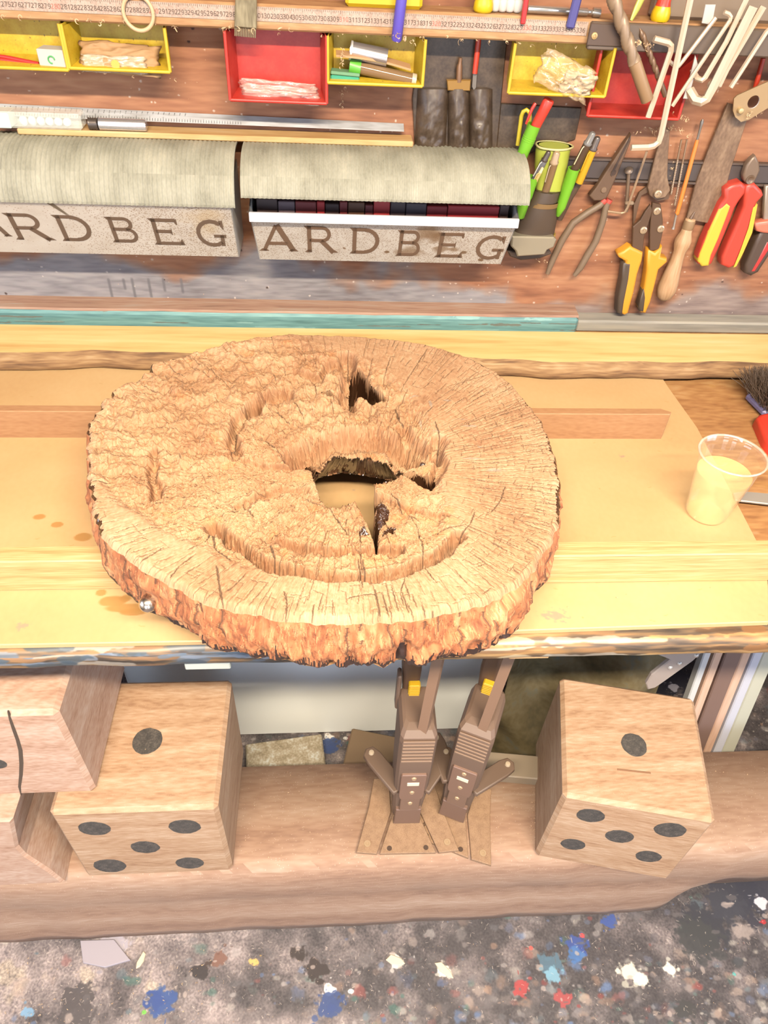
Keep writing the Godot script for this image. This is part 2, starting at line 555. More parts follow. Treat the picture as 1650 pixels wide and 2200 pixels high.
	for i in 6:
		var q := wp(225 + i * 31 + rng.randf_range(-12, 12), 600, 0)
		t.line((q.x + 0.85) * 808, (1.65 - q.y) * 903, (q.x + 0.85) * 808, (1.65 - q.y) * 903 + rng.randf_range(8, 40), 3.5, col(112, 108, 110), 0.35)
	st = at0(Vector3(0, 0, WALL))
	box2(st, Vector3(-1.95, 0, WALL - 0.12), Vector3(1.95, 2.5, WALL), 0.0)
	var m := tex_mat(t, 0.75, Vector3(1 / 1.9, 1 / 0.85, 1), Vector3(0.85 / 1.9, 1.65 / 0.85, 0))
	struct("wall_back", org, st, m)
	# the rest of the workshop, out of sight: plain painted block walls, two windows, ceiling
	var plain := mat(222, 214, 200, 0.9)
	st = at0(Vector3(0, 2.5, 0.5))
	box2(st, Vector3(-1.95, 2.5, -1.35), Vector3(1.95, 2.6, 2.35), 0.0)
	struct("ceiling", org, st, plain)
	for s in [-1.0, 1.0]:
		var x0: float = 1.85 * s
		var x1: float = 1.95 * s
		st = at0(Vector3(x0, 0, 0.5))
		var z0 := -0.35
		var z1 := 1.0
		box2(st, Vector3(x0, 0, -1.245), Vector3(x1, 0.95, 2.25), 0.0)
		box2(st, Vector3(x0, 2.15, -1.245), Vector3(x1, 2.5, 2.25), 0.0)
		box2(st, Vector3(x0, 0.95, -1.245), Vector3(x1, 2.15, z0), 0.0)
		box2(st, Vector3(x0, 0.95, z1), Vector3(x1, 2.15, 2.25), 0.0)
		struct("wall_left" if s < 0 else "wall_right", org, st, plain)
		st = at0(Vector3(x0, 1.55, 0.3))
		for zz in [z0 + 0.02, (z0 + z1) / 2, z1 - 0.02]: box(st, Vector3((x0 + x1) / 2, 1.55, zz), Vector3(0.06, 1.2, 0.04), 0.004)
		for yy in [0.97, 2.13]: box(st, Vector3((x0 + x1) / 2, yy, (z0 + z1) / 2), Vector3(0.06, 0.04, z1 - z0), 0.004)
		struct("window_1" if s < 0 else "window_2", org, st, mat(235, 235, 235, 0.5))
	st = at0(Vector3(0, 0, 2.25))
	box2(st, Vector3(-1.95, 0, 2.25), Vector3(-1.25, 2.5, 2.35), 0.0)
	box2(st, Vector3(1.25, 0, 2.25), Vector3(1.95, 2.5, 2.35), 0.0)
	box2(st, Vector3(-0.35, 0, 2.25), Vector3(0.35, 2.5, 2.35), 0.0)
	box2(st, Vector3(-1.25, 2.1, 2.25), Vector3(-0.35, 2.5, 2.35), 0.0)
	box2(st, Vector3(0.35, 2.1, 2.25), Vector3(1.25, 2.5, 2.35), 0.0)
	struct("wall_front", org, st, plain)
	# batten along the wall's foot: teal paint on its face, bare red wood on its top, ending short of the right
	var teal := grain(1024, 128, [col(86, 128, 128), col(110, 158, 158), col(128, 178, 176), col(150, 196, 190)], 21, 10, 1, 0.02, 0.08)
	var rn := FastNoiseLite.new()
	rn.frequency = 0.04; rn.seed = 3
	for i in 26: teal.blob(rng.randf_range(0, 1024), rng.randf_range(10, 118), rng.randf_range(10, 60), rng.randf_range(2, 7), [col(130, 110, 96), col(170, 214, 208), col(110, 96, 88)][i % 3], 0.6, 0.8, rn)
	st = at0(Vector3(0.42, BENCH, -1.104))
	box2(st, Vector3(-1.84, BENCH, WALL), Vector3(0.42, 0.9435, -1.084), 0.004)
	struct("trim_1", org, st, tex_mat(teal, 0.6, Vector3(1.0, 20.0, 1)))
	var red := grain(1024, 128, [col(146, 112, 94), col(176, 134, 112), col(190, 154, 130), col(186, 174, 162)], 22, 12, 1, 0.03, 0.1)
	st = at0(Vector3(0.42, 0.943, -1.104))
	var rings := []
	for i in 60:
		var x := -1.84 + (0.42 + 1.84) * i / 59.0
		var n := rn.get_noise_1d(x * 220) * 0.004
		rings.append([Vector3(x, 0.9436, WALL), Vector3(x, 0.9436, -1.088 + n), Vector3(x, 0.947 + n * 0.3, -1.09 + n), Vector3(x, 0.949, WALL)])
	loft(st, rings, true, true, -1)
	struct("trim_2", org, st, tex_mat(red, 0.75, Vector3(1.0, 20.0, 1)))
	var grey := grain(512, 64, [col(150, 146, 136), col(178, 172, 160), col(192, 184, 166)], 23, 10, 1, 0.03, 0.1)
	st = at0(Vector3(0.42, BENCH, -1.11))
	box2(st, Vector3(0.4205, BENCH, WALL), Vector3(1.84, 0.936, -1.092), 0.003)
	struct("trim_3", org, st, tex_mat(grey, 0.7, Vector3(1.0, 20.0, 1)))

func bench() -> void:
	var nz := FastNoiseLite.new()
	nz.frequency = 0.03; nz.fractal_octaves = 3
	var t := grain(1536, 512, [col(140, 94, 56), col(176, 124, 76), col(198, 148, 94), col(212, 172, 122)], 31, 8, 1, 0.02, 0.12, 0.6, 1.1)
	var edge := grain(1536, 128, [col(60, 52, 46), col(112, 92, 72), col(168, 128, 84), col(206, 166, 112)], 32, 14, 1, 0.03, 0.12, 0.5, 1.7)
	for i in 260:
		var c: Color = [col(120, 130, 145), col(92, 108, 118), col(186, 178, 166), col(70, 58, 48), col(226, 206, 168), col(150, 112, 78), col(216, 170, 96)][rng.randi() % 7]
		var x := rng.randf_range(0, 1536)
		if x < 1150 and c.b > c.r: c = [col(150, 104, 62), col(206, 160, 100), col(222, 206, 178), col(96, 70, 48)][i % 4]
		edge.blob(x, rng.randf_range(0, 128), rng.randf_range(8, 50), rng.randf_range(2, 7), c, 0.7, 0.9, nz)
		t.blob(x, rng.randf_range(0, 512), rng.randf_range(3, 24), rng.randf_range(2, 8), c, 0.25, 0.9, nz)
	# old grey-blue paint on the left of the front edge
	for i in 160: edge.blob(rng.randf_range(1150, 1500), rng.randf_range(0, 128), rng.randf_range(6, 30), rng.randf_range(2, 6), [col(98, 112, 130), col(130, 140, 156), col(70, 84, 96)][i % 3], 0.75, 0.9, nz)
	var o := thing("workbench", "long old timber workbench with paint-stained front edge under the log slice", "workbench", Vector3(0, 0, -0.79))
	var st := mb()
	box2(st, Vector3(-1.8, 0.888, -1.12), Vector3(1.8, BENCH, -0.56), 0.001)
	part(o, "worktop_board", st, tex_mat(t, 0.6, Vector3(0.6, 1.8, 1)))
	st = mb()
	var rings := []
	for i in 121:
		var x := -1.8 + 3.6 * i / 120.0
		var a := nz.get_noise_1d(x * 900) * 0.0025
		var b := nz.get_noise_2d(x * 1500, 40) * 0.003
		rings.append([Vector3(x, 0.886 + b, -0.5595), Vector3(x, 0.886 + b, -0.447 + a), Vector3(x, 0.892, -0.442 + a), Vector3(x, 0.909 + b * 0.4, -0.4425 + a * 1.5), Vector3(x, BENCH - 0.0015, -0.449 + a), Vector3(x, BENCH, -0.5595)])
	loft(st, rings, true, true, 3)
	part(o, "front_board", st, tex_mat(edge, 0.42, Vector3(0.6, 9.0, 1)), "front plank flecked with old grey-blue, white and brown paint")
	for x in [-1.5, 1.5]:
		for z in [-0.6, -1.05]:
			st = mb()
			box2(st, Vector3(x - 0.04, 0, z - 0.04), Vector3(x + 0.04, 0.888, z + 0.04), 0.003)
			part(o, "leg", st, mat(150, 110, 76, 0.8))
	st = mb()
	box2(st, Vector3(-0.152, 0.873, -0.462), Vector3(-0.105, 0.8865, -0.448), 0.001)
	part(o, "packing_strip", st, mat(196, 200, 190, 0.7))
	st = mb()
	box2(st, Vector3(0.19, 0.881, -0.462), Vector3(0.235, 0.8865, -0.447), 0.0015)
	part(o, "splinter", st, mat(206, 160, 112, 0.7))
	# a sheet of hardboard with drips of stain
	t = grain(1024, 512, [col(206, 162, 112), col(218, 177, 124), col(224, 186, 134), col(230, 195, 144)], 33, 2, 2, 0.01, 0.2, 0.25, 0.9)
	var q := func(px: float, py: float) -> Vector2:
		var w := on_y(px, py, MDF)
		return Vector2((w.x + 1.2) * 1024 / 1.72, (w.z + 1.08) * 512 / 0.63)
	for s in [[82, 1110, 15, 11], [121, 1126, 11, 8], [177, 1153, 15, 11], [216, 1272, 10, 8], [268, 1285, 10, 9], [245, 1290, 24, 12], [272, 1306, 34, 12], [286, 1314, 30, 9]]:
		var c: Vector2 = q.call(s[0], s[1])
		t.blob(c.x, c.y, s[2] * 0.36, s[3] * 0.46, col(190, 138, 76), 0.9, 0.35, nz, 0.15)
	for s in [[1190, 1322, 20, 12], [1365, 1243, 8, 4], [1335, 980, 6, 4], [760, 1052, 3, 2], [45, 1345, 9, 8], [1345, 990, 4, 2], [318, 808, 10, 6]]:
		var c: Vector2 = q.call(s[0], s[1])
		nz.frequency = 0.2
		t.blob(c.x, c.y, s[2] * 0.4, s[3] * 0.5, col(176, 150, 130), 0.75, 1.3, nz, 0.3)
	for i in 160:
		var x := rng.randf_range(0, 1024)
		var y := rng.randf_range(0, 512)
		t.line(x, y, x + rng.randf_range(-3, 3), y + 1, 1, col(196, 152, 92), 0.5)
	st = at0(Vector3(-0.34, BENCH, -0.76))
	var hp := PackedVector2Array([Vector2(-1.2, 0.45), Vector2(-0.1, 0.449), Vector2(0.473, 0.461), Vector2(0.512, 0.551), Vector2(0.517, 0.626), Vector2(0.528, 0.811), Vector2(0.522, 0.916), Vector2(0.52, 1.08), Vector2(-1.2, 1.08)])
	prism(st, hp, BENCH, MDF, 0.001, 1, Transform3D(Basis(Vector3(1, 0, 0), Vector3(0, 0, -1), Vector3(0, 1, 0)), Vector3.ZERO))
	single("hardboard_sheet", "yellow tan hardboard sheet with brown drips covering the bench under the log slice", "board", org, st, tex_mat(t, 0.55, Vector3(1 / 1.72, 1 / 0.63, 1), Vector3(1.2 / 1.72, 1.08 / 0.63, 0)))
	# two battens that carry the slice
	t = grain(1024, 256, [col(180, 136, 82), col(208, 168, 110), col(222, 187, 130), col(234, 207, 158)], 34, 16, 1, 0.02, 0.12, 0.6, 1.3)
	nz.frequency = 0.012
	for i in 6: t.blob(rng.randf_range(0, 1024), rng.randf_range(60, 200), 90, 16, col(226, 178, 108), 0.5, 0.3, nz, 0.3)
	st = at0(Vector3(0, MDF, -0.53))
	box2(st, Vector3(-1.3, MDF, -0.541), Vector3(1.2, REST, -0.519), 0.0015)
	single("wooden_batten", "pale pine batten standing on edge along the bench in front, carrying the log slice", "batten", org, st, tex_mat(t, 0.6, Vector3(1.2, 22.0, 1)))
	t = grain(512, 128, [col(168, 116, 76), col(186, 136, 92), col(200, 152, 108)], 35, 4, 1, 0.04, 0.2, 0.6, 1.0)
	st = at0(Vector3(0, MDF, -0.79))
	var p := PackedVector2Array([Vector2(-1.3, 0.784), Vector2(0.464, 0.784), Vector2(0.468, 0.79), Vector2(0.455, 0.798), Vector2(-1.3, 0.798)])
	prism(st, p, MDF, REST - 0.003, 0.001, 1, Transform3D(Basis(Vector3(1, 0, 0), Vector3(0, 0, -1), Vector3(0, 1, 0)), Vector3.ZERO))
	single("wooden_batten", "pinkish brown batten behind the log slice, its right end free on the hardboard", "batten", org, st, tex_mat(t, 0.75, Vector3(1.2, 10.0, 1)))
	# a waney-edged plank along the back of the bench
	t = grain(1024, 256, [col(228, 182, 112), col(244, 208, 136), col(250, 222, 154), col(254, 236, 182)], 36, 14, 1, 0.015, 0.06, 0.4, 1.3)
	var bark := grain(1024, 128, [col(110, 78, 50), col(150, 112, 74), col(178, 140, 96), col(196, 164, 122)], 37, 12, 1, 0.03, 0.12, 0.5, 1.5)
	o = thing("waney_plank", "pale plank with a wavy brown bark edge lying along the wall behind the slice", "plank", Vector3(-0.1, MDF, -1.02))
	nz.frequency = 0.004; nz.seed = 8; nz.fractal_octaves = 3
	var top_ := []
	var side := []
	for i in 181:
		var x := -1.4 + 2.7 * i / 180.0
		var a := nz.get_noise_1d(x * 1000) * 0.016 + 0.006 * sin(x * 9.0)
		var e := nz.get_noise_2d(x * 1000, 50) * 0.008
		var z := -0.956 + a * 0.7 + 0.012 * smoothstep(0.1, 0.6, x)
		var y := 0.946
		top_.append([Vector3(x, y, -1.036), Vector3(x, MDF, -1.036), Vector3(x, MDF, z - 0.002), Vector3(x, y, z)])
		var row := []
		for k in 6:
			var f := k / 5.0
			row.append(Vector3(x, lerpf(y, MDF + 0.002, f), z + 0.011 * f + e * 0.6 * sin(f * PI) + 0.004 * sin(f * PI)))
		row.append(Vector3(x, MDF, z + 0.005)); row.append(Vector3(x, MDF, z - 0.001)); 
		side.append(row)
	st = mb()
	var st2 := mb()
	for i in 180:
		quad(st, top_[i][3], top_[i + 1][3], top_[i + 1][0], top_[i][0])
		quad(st, top_[i][1], top_[i][0], top_[i + 1][0], top_[i + 1][1])
		quad(st, top_[i][2], top_[i][1], top_[i + 1][1], top_[i + 1][2])
		st2.set_smooth_group(3)
		for k in 7:
			quad(st2, side[i][k], side[i][k + 1], side[i + 1][k + 1], side[i + 1][k])
	part(o, "sapwood_top", st, tex_mat(t, 0.6, Vector3(0.8, 5.0, 1)))
	part(o, "bark_edge", st2, tex_mat(bark, 0.85, Vector3(1.1, 14.0, 1), Vector3.ZERO, bark, 0.15), "wavy brown bark edge")

# ---------- the log slice ----------
func top_pt(px: float, py: float) -> Vector2:
	var w := on_y(px, py, TOP)
	return Vector2(w.x, w.z)
func top_poly(a: Array) -> PackedVector2Array:
	var p := PackedVector2Array()
	for i in range(0, a.size(), 2): p.append(top_pt(a[i], a[i + 1]))
	return p
func edge_distance(p: Vector2, poly: PackedVector2Array) -> float:
	var best := 1e9
	var n := poly.size()
	for i in n:
		var q := Geometry2D.get_closest_point_to_segment(p, poly[i], poly[(i + 1) % n])
		best = min(best, p.distance_squared_to(q))
	best = sqrt(best)
	return best if Geometry2D.is_point_in_polygon(p, poly) else -best
func line_distance(p: Vector2, poly: PackedVector2Array) -> float:
	var best := 1e9
	for i in poly.size() - 1:
		best = min(best, p.distance_squared_to(Geometry2D.get_closest_point_to_segment(p, poly[i], poly[i + 1])))
	return sqrt(best)

func slice() -> void:
	var outline := top_poly([187, 985, 187, 940, 192, 915, 203, 885, 215, 865, 235, 845, 262, 822, 280, 812, 300, 805, 314, 790, 325, 778, 360, 770, 400, 757, 440, 743, 490, 731, 540, 721, 590, 716, 640, 714, 700, 716, 760, 718, 800, 722, 850, 727, 900, 733, 960, 748, 1010, 765, 1060, 790, 1100, 820, 1135, 860, 1165, 900, 1184, 940, 1196, 980, 1204, 1020, 1208, 1060, 1208, 1101, 1190, 1152, 1164, 1192, 1146, 1226, 1104, 1260, 1053, 1286, 992, 1304, 935, 1316, 897, 1324, 833, 1328, 782, 1331, 720, 1331, 680, 1330, 613, 1327, 563, 1315, 503, 1305, 457, 1293, 403, 1272, 357, 1244, 303, 1215, 280, 1198, 250, 1174, 220, 1150, 205, 1125, 198, 1090, 193, 1060, 189, 1030])
	var pith := top_pt(752, 1010)
	var NT := 1400
	var NS := 240
	var rad := PackedFloat32Array()
	rad.resize(NT + 1)
	var an := []
	for p in outline: an.append([(p - pith).angle(), p])
	an.sort_custom(func(a, b): return a[0] < b[0])
	for i in NT + 1:
		var th := -PI + TAU * i / NT
		var d := Vector2(cos(th), sin(th))
		for k in an.size():
			var A: Vector2 = an[k][1]
			var B: Vector2 = an[(k + 1) % an.size()][1]
			var x = Geometry2D.segment_intersects_segment(pith, pith + d, A, B)
			if x != null:
				rad[i] = (x - pith).length()
				break
	# smooth the outline a little, then roughen it
	var rn := FastNoiseLite.new()
	rn.frequency = 0.09; rn.fractal_octaves = 4; rn.seed = 4
	var rad2 := rad.duplicate()
	for i in NT:
		var s := 0.0
		for k in range(-6, 7): s += rad[(i + k + NT) % NT]
		var th := -PI + TAU * i / NT
		var left: float = clampf((-cos(th) - 0.2) * 2, 0, 1) * clampf(-sin(th) * 2 + 0.8, 0, 1)
		rad2[i] = s / 13.0 + rn.get_noise_2d(cos(th) * 130, sin(th) * 130) * (0.003 + 0.006 * left)
	rad2[NT] = rad2[0]
	rad = rad2

	# --- its colour and fine relief, drawn from above
	var N := 2048
	var S := 0.54
	var X0 := -0.28
	var Z0 := -0.90
	var px := N / S
	var t := grain(N, N, [col(160, 112, 76), col(184, 138, 98), col(198, 154, 114), col(212, 172, 134)], 41, 2, 2, 0.004, 0.05, 0.45, 1.5)
	var bump := Tex.new(N, N, Color(0.5, 0.5, 0.5))
	var uv := func(th: float, s: float) -> Vector2:
		var f := fposmod((th + PI) / TAU, 1.0) * NT
		var r: float = lerpf(rad[int(f) % NT], rad[(int(f) + 1) % NT], f - int(f)) * s
		return Vector2((pith.x + cos(th) * r - X0) * px, (pith.y + sin(th) * r - Z0) * px)
	var flat_from := func(th: float) -> float:
		# where, from the pith outwards, the flat sound wood begins: 0 degrees right, 90 towards the viewer
		var keys := [[-180, 1.0], [-150, 1.02], [-115, 1.02], [-90, 0.86], [-65, 0.6], [-40, 0.46], [-15, 0.42], [10, 0.44], [30, 0.52], [55, 0.66], [75, 0.72], [100, 0.76], [125, 0.78], [145, 0.8], [160, 0.84], [172, 0.95], [180, 1.0]]
		var d := rad_to_deg(th)
		for k in keys.size() - 1:
			if d <= keys[k + 1][0]: return lerpf(keys[k][1], keys[k + 1][1], (d - keys[k][0]) / (keys[k + 1][0] - keys[k][0]))
		return 1.0
	var tint := FastNoiseLite.new()
	tint.frequency = 0.012; tint.seed = 9
	# fibres: short radial strokes, wavy where the wood is weathered
	for i in 52000:
		var th := rng.randf_range(-PI, PI)
		var s := sqrt(rng.randf())
		var rough: bool = s < flat_from.call(th)
		var a: Vector2 = uv.call(th, s)
		var l := rng.randf_range(0.01, 0.05) if not rough else rng.randf_range(0.008, 0.025)
		var b: Vector2 = uv.call(th + rng.randf_range(-0.01, 0.01) * (4.0 if rough else 0.4), min(1.0, s + l))
		var k := rng.randf()
		var c := col(228, 196, 156) if k < 0.5 else (col(190, 136, 94) if k < 0.8 else col(186, 164, 132))
		t.line(a.x, a.y, b.x, b.y, 1.0, c, rng.randf_range(0.2, 0.5))
		var hgt := 0.5 + rng.randf_range(-0.22, 0.16) * (1.0 if rough else 0.5)
		bump.line(a.x, a.y, b.x, b.y, 1.0 if rng.randf() < 0.6 else 2.0, Color(hgt, hgt, hgt), 0.7)
	for i in 16000:  # tangential ripples on the weathered parts
		var th := rng.randf_range(-PI, PI)
		var s := sqrt(rng.randf())
		if s > flat_from.call(th): continue
		var a: Vector2 = uv.call(th, s)
		var dt := rng.randf_range(0.01, 0.03) / (s + 0.2)
		var b: Vector2 = uv.call(th + dt, clampf(s + rng.randf_range(-0.008, 0.008), 0, 1))
		var k := rng.randf()
		t.line(a.x, a.y, b.x, b.y, 1.0 if k < 0.7 else 2.0, col(238, 212, 172) if k < 0.6 else col(172, 114, 70), rng.randf_range(0.25, 0.6))
		var hgt := 0.62 if k < 0.6 else 0.3
		bump.line(a.x, a.y, b.x, b.y, 2.0, Color(hgt, hgt, hgt), 0.6)
	# orange and reddish stains, blue-grey saw marks on the right
	for i in 60:
		var th := rng.randf_range(-PI, PI)
		var s := sqrt(rng.randf())
		if s > flat_from.call(th): continue
		var a: Vector2 = uv.call(th, s)
		t.blob(a.x, a.y, rng.randf_range(15, 60), rng.randf_range(10, 40), col(226, 150, 92), 0.35, 0.8, tint, 0.6)
	for g in [[900, 830, 10, 3], [960, 860, 14, 3], [925, 870, 4, 16], [985, 900, 16, 3], [1010, 915, 20, 4], [940, 925, 14, 2], [890, 850, 14, 2], [1030, 960, 10, 3], [1060, 1010, 22, 8], [1010, 985, 18, 3], [905, 905, 3, 22]]:
		var q := top_pt(g[0], g[1])
		t.blob((q.x - X0) * px, (q.y - Z0) * px, g[2] * 2.2, g[3] * 2.0, col(168, 164, 158), 0.5, 0.9, tint, 0.5)
	# drying cracks: radial ones between rings, stepped by ring cracks, brick-like
	var crack := func(a: Vector2, b: Vector2, wd: float, al: float) -> void:
		var n := int(a.distance_to(b) / 7.0) + 1
		var p := a
		var nrm := (b - a).orthogonal().normalized()
		for k in range(1, n + 1):
			var q := a.lerp(b, float(k) / n) + nrm * rng.randf_range(-1.6, 1.6) * (1.0 if k < n else 0.0)
			var f := sin(PI * (k - 0.5) / n) * 0.6 + 0.5
			t.line(p.x, p.y, q.x, q.y, max(1.0, wd * f * 0.7), col(112, 86, 62), al)
			bump.line(p.x, p.y, q.x, q.y, max(2.0, wd * f), Color(0, 0, 0), min(1.0, al + 0.1))
			p = q
	for ring in 9:
		var s0 := 0.34 + ring * 0.075
		var th := -PI
		while th < PI:
			var out_: float = clampf((s0 - flat_from.call(th)) * 6.0, 0, 1)
			th += rng.randf_range(0.022, 0.075) / (s0 + 0.1) * (1.0 if out_ > 0.2 else 2.6)
			if th > PI: break
			var s1: float = s0 + rng.randf_range(-0.03, 0.03)
			var len_ := rng.randf_range(0.04, 0.14) if rng.randf() < 0.7 else rng.randf_range(0.14, 0.28)
			var heavy := rng.randf()
			crack.call(uv.call(th, s1), uv.call(th + rng.randf_range(-0.012, 0.012), min(0.997, s1 + len_)), 1.3 + 2.8 * pow(heavy, 5.0), 0.3 + 0.55 * heavy)
			if abs(th) < 0.9 and out_ > 0.1: th -= 0.02
			if rng.randf() < 0.5: crack.call(uv.call(th, s1), uv.call(th + rng.randf_range(0.02, 0.06) / (s1 + 0.1), s1 + rng.randf_range(-0.008, 0.008)), 1.3 + 1.6 * pow(rng.randf(), 3.0), 0.35 + 0.5 * rng.randf())
	for c in [[478, 1297, 470, 1250, 465, 1215, 5], [614, 1325, 616, 1290, 610, 1270, 4], [405, 1180, 440, 1160, 455, 1130, 5], [455, 1135, 460, 1170, 495, 1200, 6], [575, 1230, 590, 1195, 580, 1165, 6], [300, 1205, 320, 1195, 350, 1175, 4], [365, 1240, 385, 1215, 420, 1190, 4], [840, 1050, 900, 1130, 912, 1195, 4], [970, 1165, 1010, 1125, 1020, 1100, 4], [930, 1140, 1000, 1125, 1075, 1160, 4], [1055, 1100, 1075, 1075, 1085, 1045, 4], [780, 1200, 785, 1235, 782, 1245, 6], [745, 1285, 775, 1278, 810, 1275, 4], [805, 1265, 812, 1295, 816, 1320, 5], [930, 1310, 940, 1345, 945, 1360, 6], [870, 1240, 860, 1275, 868, 1300, 3], [850, 860, 862, 890, 868, 895, 5], [935, 905, 945, 935, 942, 965, 5], [955, 965, 990, 955, 1030, 958, 3], [990, 990, 1040, 995, 1125, 985, 3], [960, 830, 1060, 800, 1080, 795, 3], [505, 900, 500, 935, 495, 950, 6], [560, 920, 600, 955, 640, 975, 4], [640, 1060, 700, 1080, 750, 1140, 3], [520, 1065, 530, 1085, 545, 1100, 4], [410, 1020, 440, 1010, 470, 1000, 3], [1190, 1185, 1120, 1150, 1070, 1150, 3]]:
		var a := top_pt(c[0], c[1]); var b := top_pt(c[2], c[3]); var e := top_pt(c[4], c[5])
		var o2 := Vector2(X0, Z0)
		crack.call((a - o2) * px, (b - o2) * px, c[6], 0.95)
		crack.call((b - o2) * px, (e - o2) * px, c[6], 0.95)

	# --- its shape
	var holes := [top_poly([655, 962, 672, 1000, 680, 1040, 688, 1068, 706, 1082, 728, 1084, 745, 1072, 762, 1066, 772, 1085, 780, 1105, 790, 1122, 800, 1150, 808, 1178, 813, 1172, 817, 1135, 806, 1100, 812, 1080, 826, 1066, 822, 1056, 806, 1048, 804, 1030, 822, 1018, 850, 1010, 866, 1004, 852, 984, 830, 972, 790, 972, 750, 962, 712, 968, 690, 984, 676, 968]), top_poly([862, 1006, 884, 1000, 905, 1002, 922, 1012, 934, 1004, 938, 1018, 930, 1036, 914, 1032, 893, 1016]), top_poly([756, 786, 772, 783, 786, 794, 796, 812, 812, 828, 832, 842, 812, 848, 796, 856, 778, 842, 752, 842, 750, 815]), top_poly([682, 823, 700, 825, 718, 836, 702, 839, 690, 833])]
	var resin := [top_poly([808, 1082, 822, 1078, 836, 1088, 834, 1108, 822, 1122, 812, 1140, 806, 1120]), top_poly([826, 1132, 838, 1124, 849, 1130, 846, 1142, 836, 1138, 824, 1146]), top_poly([770, 1132, 782, 1128, 794, 1140, 776, 1142]), top_poly([880, 984, 912, 980, 914, 990, 884, 992])]
	# hollows: line in pixels, half width and depth in metres
	var hollows := []
	for g in [[[640, 968, 700, 934, 760, 920, 810, 922, 858, 940, 880, 968], 0.014, 0.024], [[862, 905, 905, 950, 930, 968, 942, 945], 0.008, 0.012], [[455, 1125, 520, 1175, 590, 1215, 680, 1232, 790, 1238, 880, 1218, 960, 1180, 985, 1150], 0.0058, 0.017], [[600, 1158, 660, 1172, 740, 1180, 800, 1178, 860, 1172], 0.0045, 0.010], [[505, 960, 498, 920, 510, 880, 560, 850], 0.006, 0.011], [[545, 862, 575, 838, 610, 830], 0.008, 0.012], [[330, 960, 326, 1010, 335, 1060], 0.005, 0.007], [[640, 790, 690, 800, 715, 770], 0.006, 0.007], [[745, 765, 750, 800, 745, 850], 0.009, 0.012], [[470, 960, 560, 985, 640, 990], 0.004, 0.004], [[815, 1060, 880, 1090, 960, 1105], 0.004, 0.005], [[520, 1075, 600, 1040, 650, 1045], 0.006, 0.006], [[935, 1020, 950, 990, 935, 965], 0.006, 0.010]]:
		hollows.append([top_poly(g[0]), g[1], g[2]])
	var n1 := FastNoiseLite.new(); n1.seed = 21; n1.frequency = 28.0; n1.fractal_octaves = 3
	var n2 := FastNoiseLite.new(); n2.seed = 22; n2.frequency = 75.0; n2.fractal_octaves = 3; n2.fractal_type = FastNoiseLite.FRACTAL_RIDGED
	var n3 := FastNoiseLite.new(); n3.seed = 23; n3.frequency = 230.0; n3.fractal_octaves = 2
	var n4 := FastNoiseLite.new(); n4.seed = 24; n4.frequency = 9.0; n4.fractal_octaves = 2
	var low := REST - TOP + 0.0005
	var o := thing("log_slice", "thick round weathered slice of cracked tree trunk with ragged holes at its heart", "log slice", Vector3(pith.x, REST, pith.y))
	org = o.position
	var W := NS + 1
	var v := PackedVector3Array(); v.resize((NT + 1) * W)
	var uvs := PackedVector2Array(); uvs.resize((NT + 1) * W)
	var cc := PackedColorArray(); cc.resize((NT + 1) * W)
	var dark := PackedByteArray(); dark.resize((NT + 1) * W)
	var bounds := []
	var hole_mid := []
	for hp in holes:
		var m2 := Vector2.ZERO
		for q in hp: m2 += q / hp.size()
		hole_mid.append(m2)
	for hp in holes + resin:
		var b := Rect2(hp[0], Vector2.ZERO)
		for q in hp: b = b.expand(q)
		bounds.append(b.grow(0.012))
	for i in NT + 1:
		var th := -PI + TAU * (i % NT) / NT
		var ff: float = flat_from.call(th)
		var cs := Vector2(cos(th), sin(th))
		for j in W:
			var s := float(j) / NS
			var p := pith + cs * (rad[i] * s)
			var e: float = clampf((ff - s) / 0.06, 0, 1)
			var a: float = n1.get_noise_2d(p.x, p.y)
			var b: float = n2.get_noise_2d(p.x * (1.6 - 0.8 * abs(cs.x)), p.y * (1.6 - 0.8 * abs(cs.y)))
			var c: float = n3.get_noise_2d(p.x, p.y)
			# rings worn into low terraces: higher outwards
			var q := s * 7.0 + a * 0.55 + n4.get_noise_2d(p.x, p.y) * 0.5
			var st_: float = (floor(q) + smoothstep(0.55, 0.95, q - floor(q))) / 7.0
			var h: float = -e * (0.0025 + (0.012 - 0.0095 * smoothstep(0.0, 0.6, cs.y)) * (1.0 - st_) - 0.0065 * a - 0.0024 * b - 0.0011 * c + 0.001)
			h += (1.0 - e) * (0.0009 * a + 0.0003 * c)
			var turn := 0.0
			for w in hollows:
				var dd := line_distance(p, w[0]) + a * 0.004 + c * 0.0012
				if dd < w[1] * 2.0:
					var k := 1.0 - smoothstep(0.25, 1.6, dd / w[1])
					h -= w[2] * k * 1.35
					turn = max(turn, k * (1.0 - k) * 3.6)
			# the rim rounds off
			var m := (1.0 - s) * rad[i]
			if m < 0.007: h -= 0.007 * pow(1.0 - m / 0.007, 2.2)
			var pit := 0.0
			var pit_of := 0
			for k in holes.size():
				if bounds[k].has_point(p):
					var dd := edge_distance(p, holes[k]) + 0.0016 * a + 0.0009 * c
					if dd > -0.009 and dd <= 0.0: h += 0.0025 * (1.0 + a) * (1.0 - abs(dd) / 0.009) - 0.004 * pow(1.0 - abs(dd) / 0.009, 3.0)
					if dd > 0.0:
						pit = max(pit, smoothstep(0.0, 0.0052, dd))
						pit_of = k
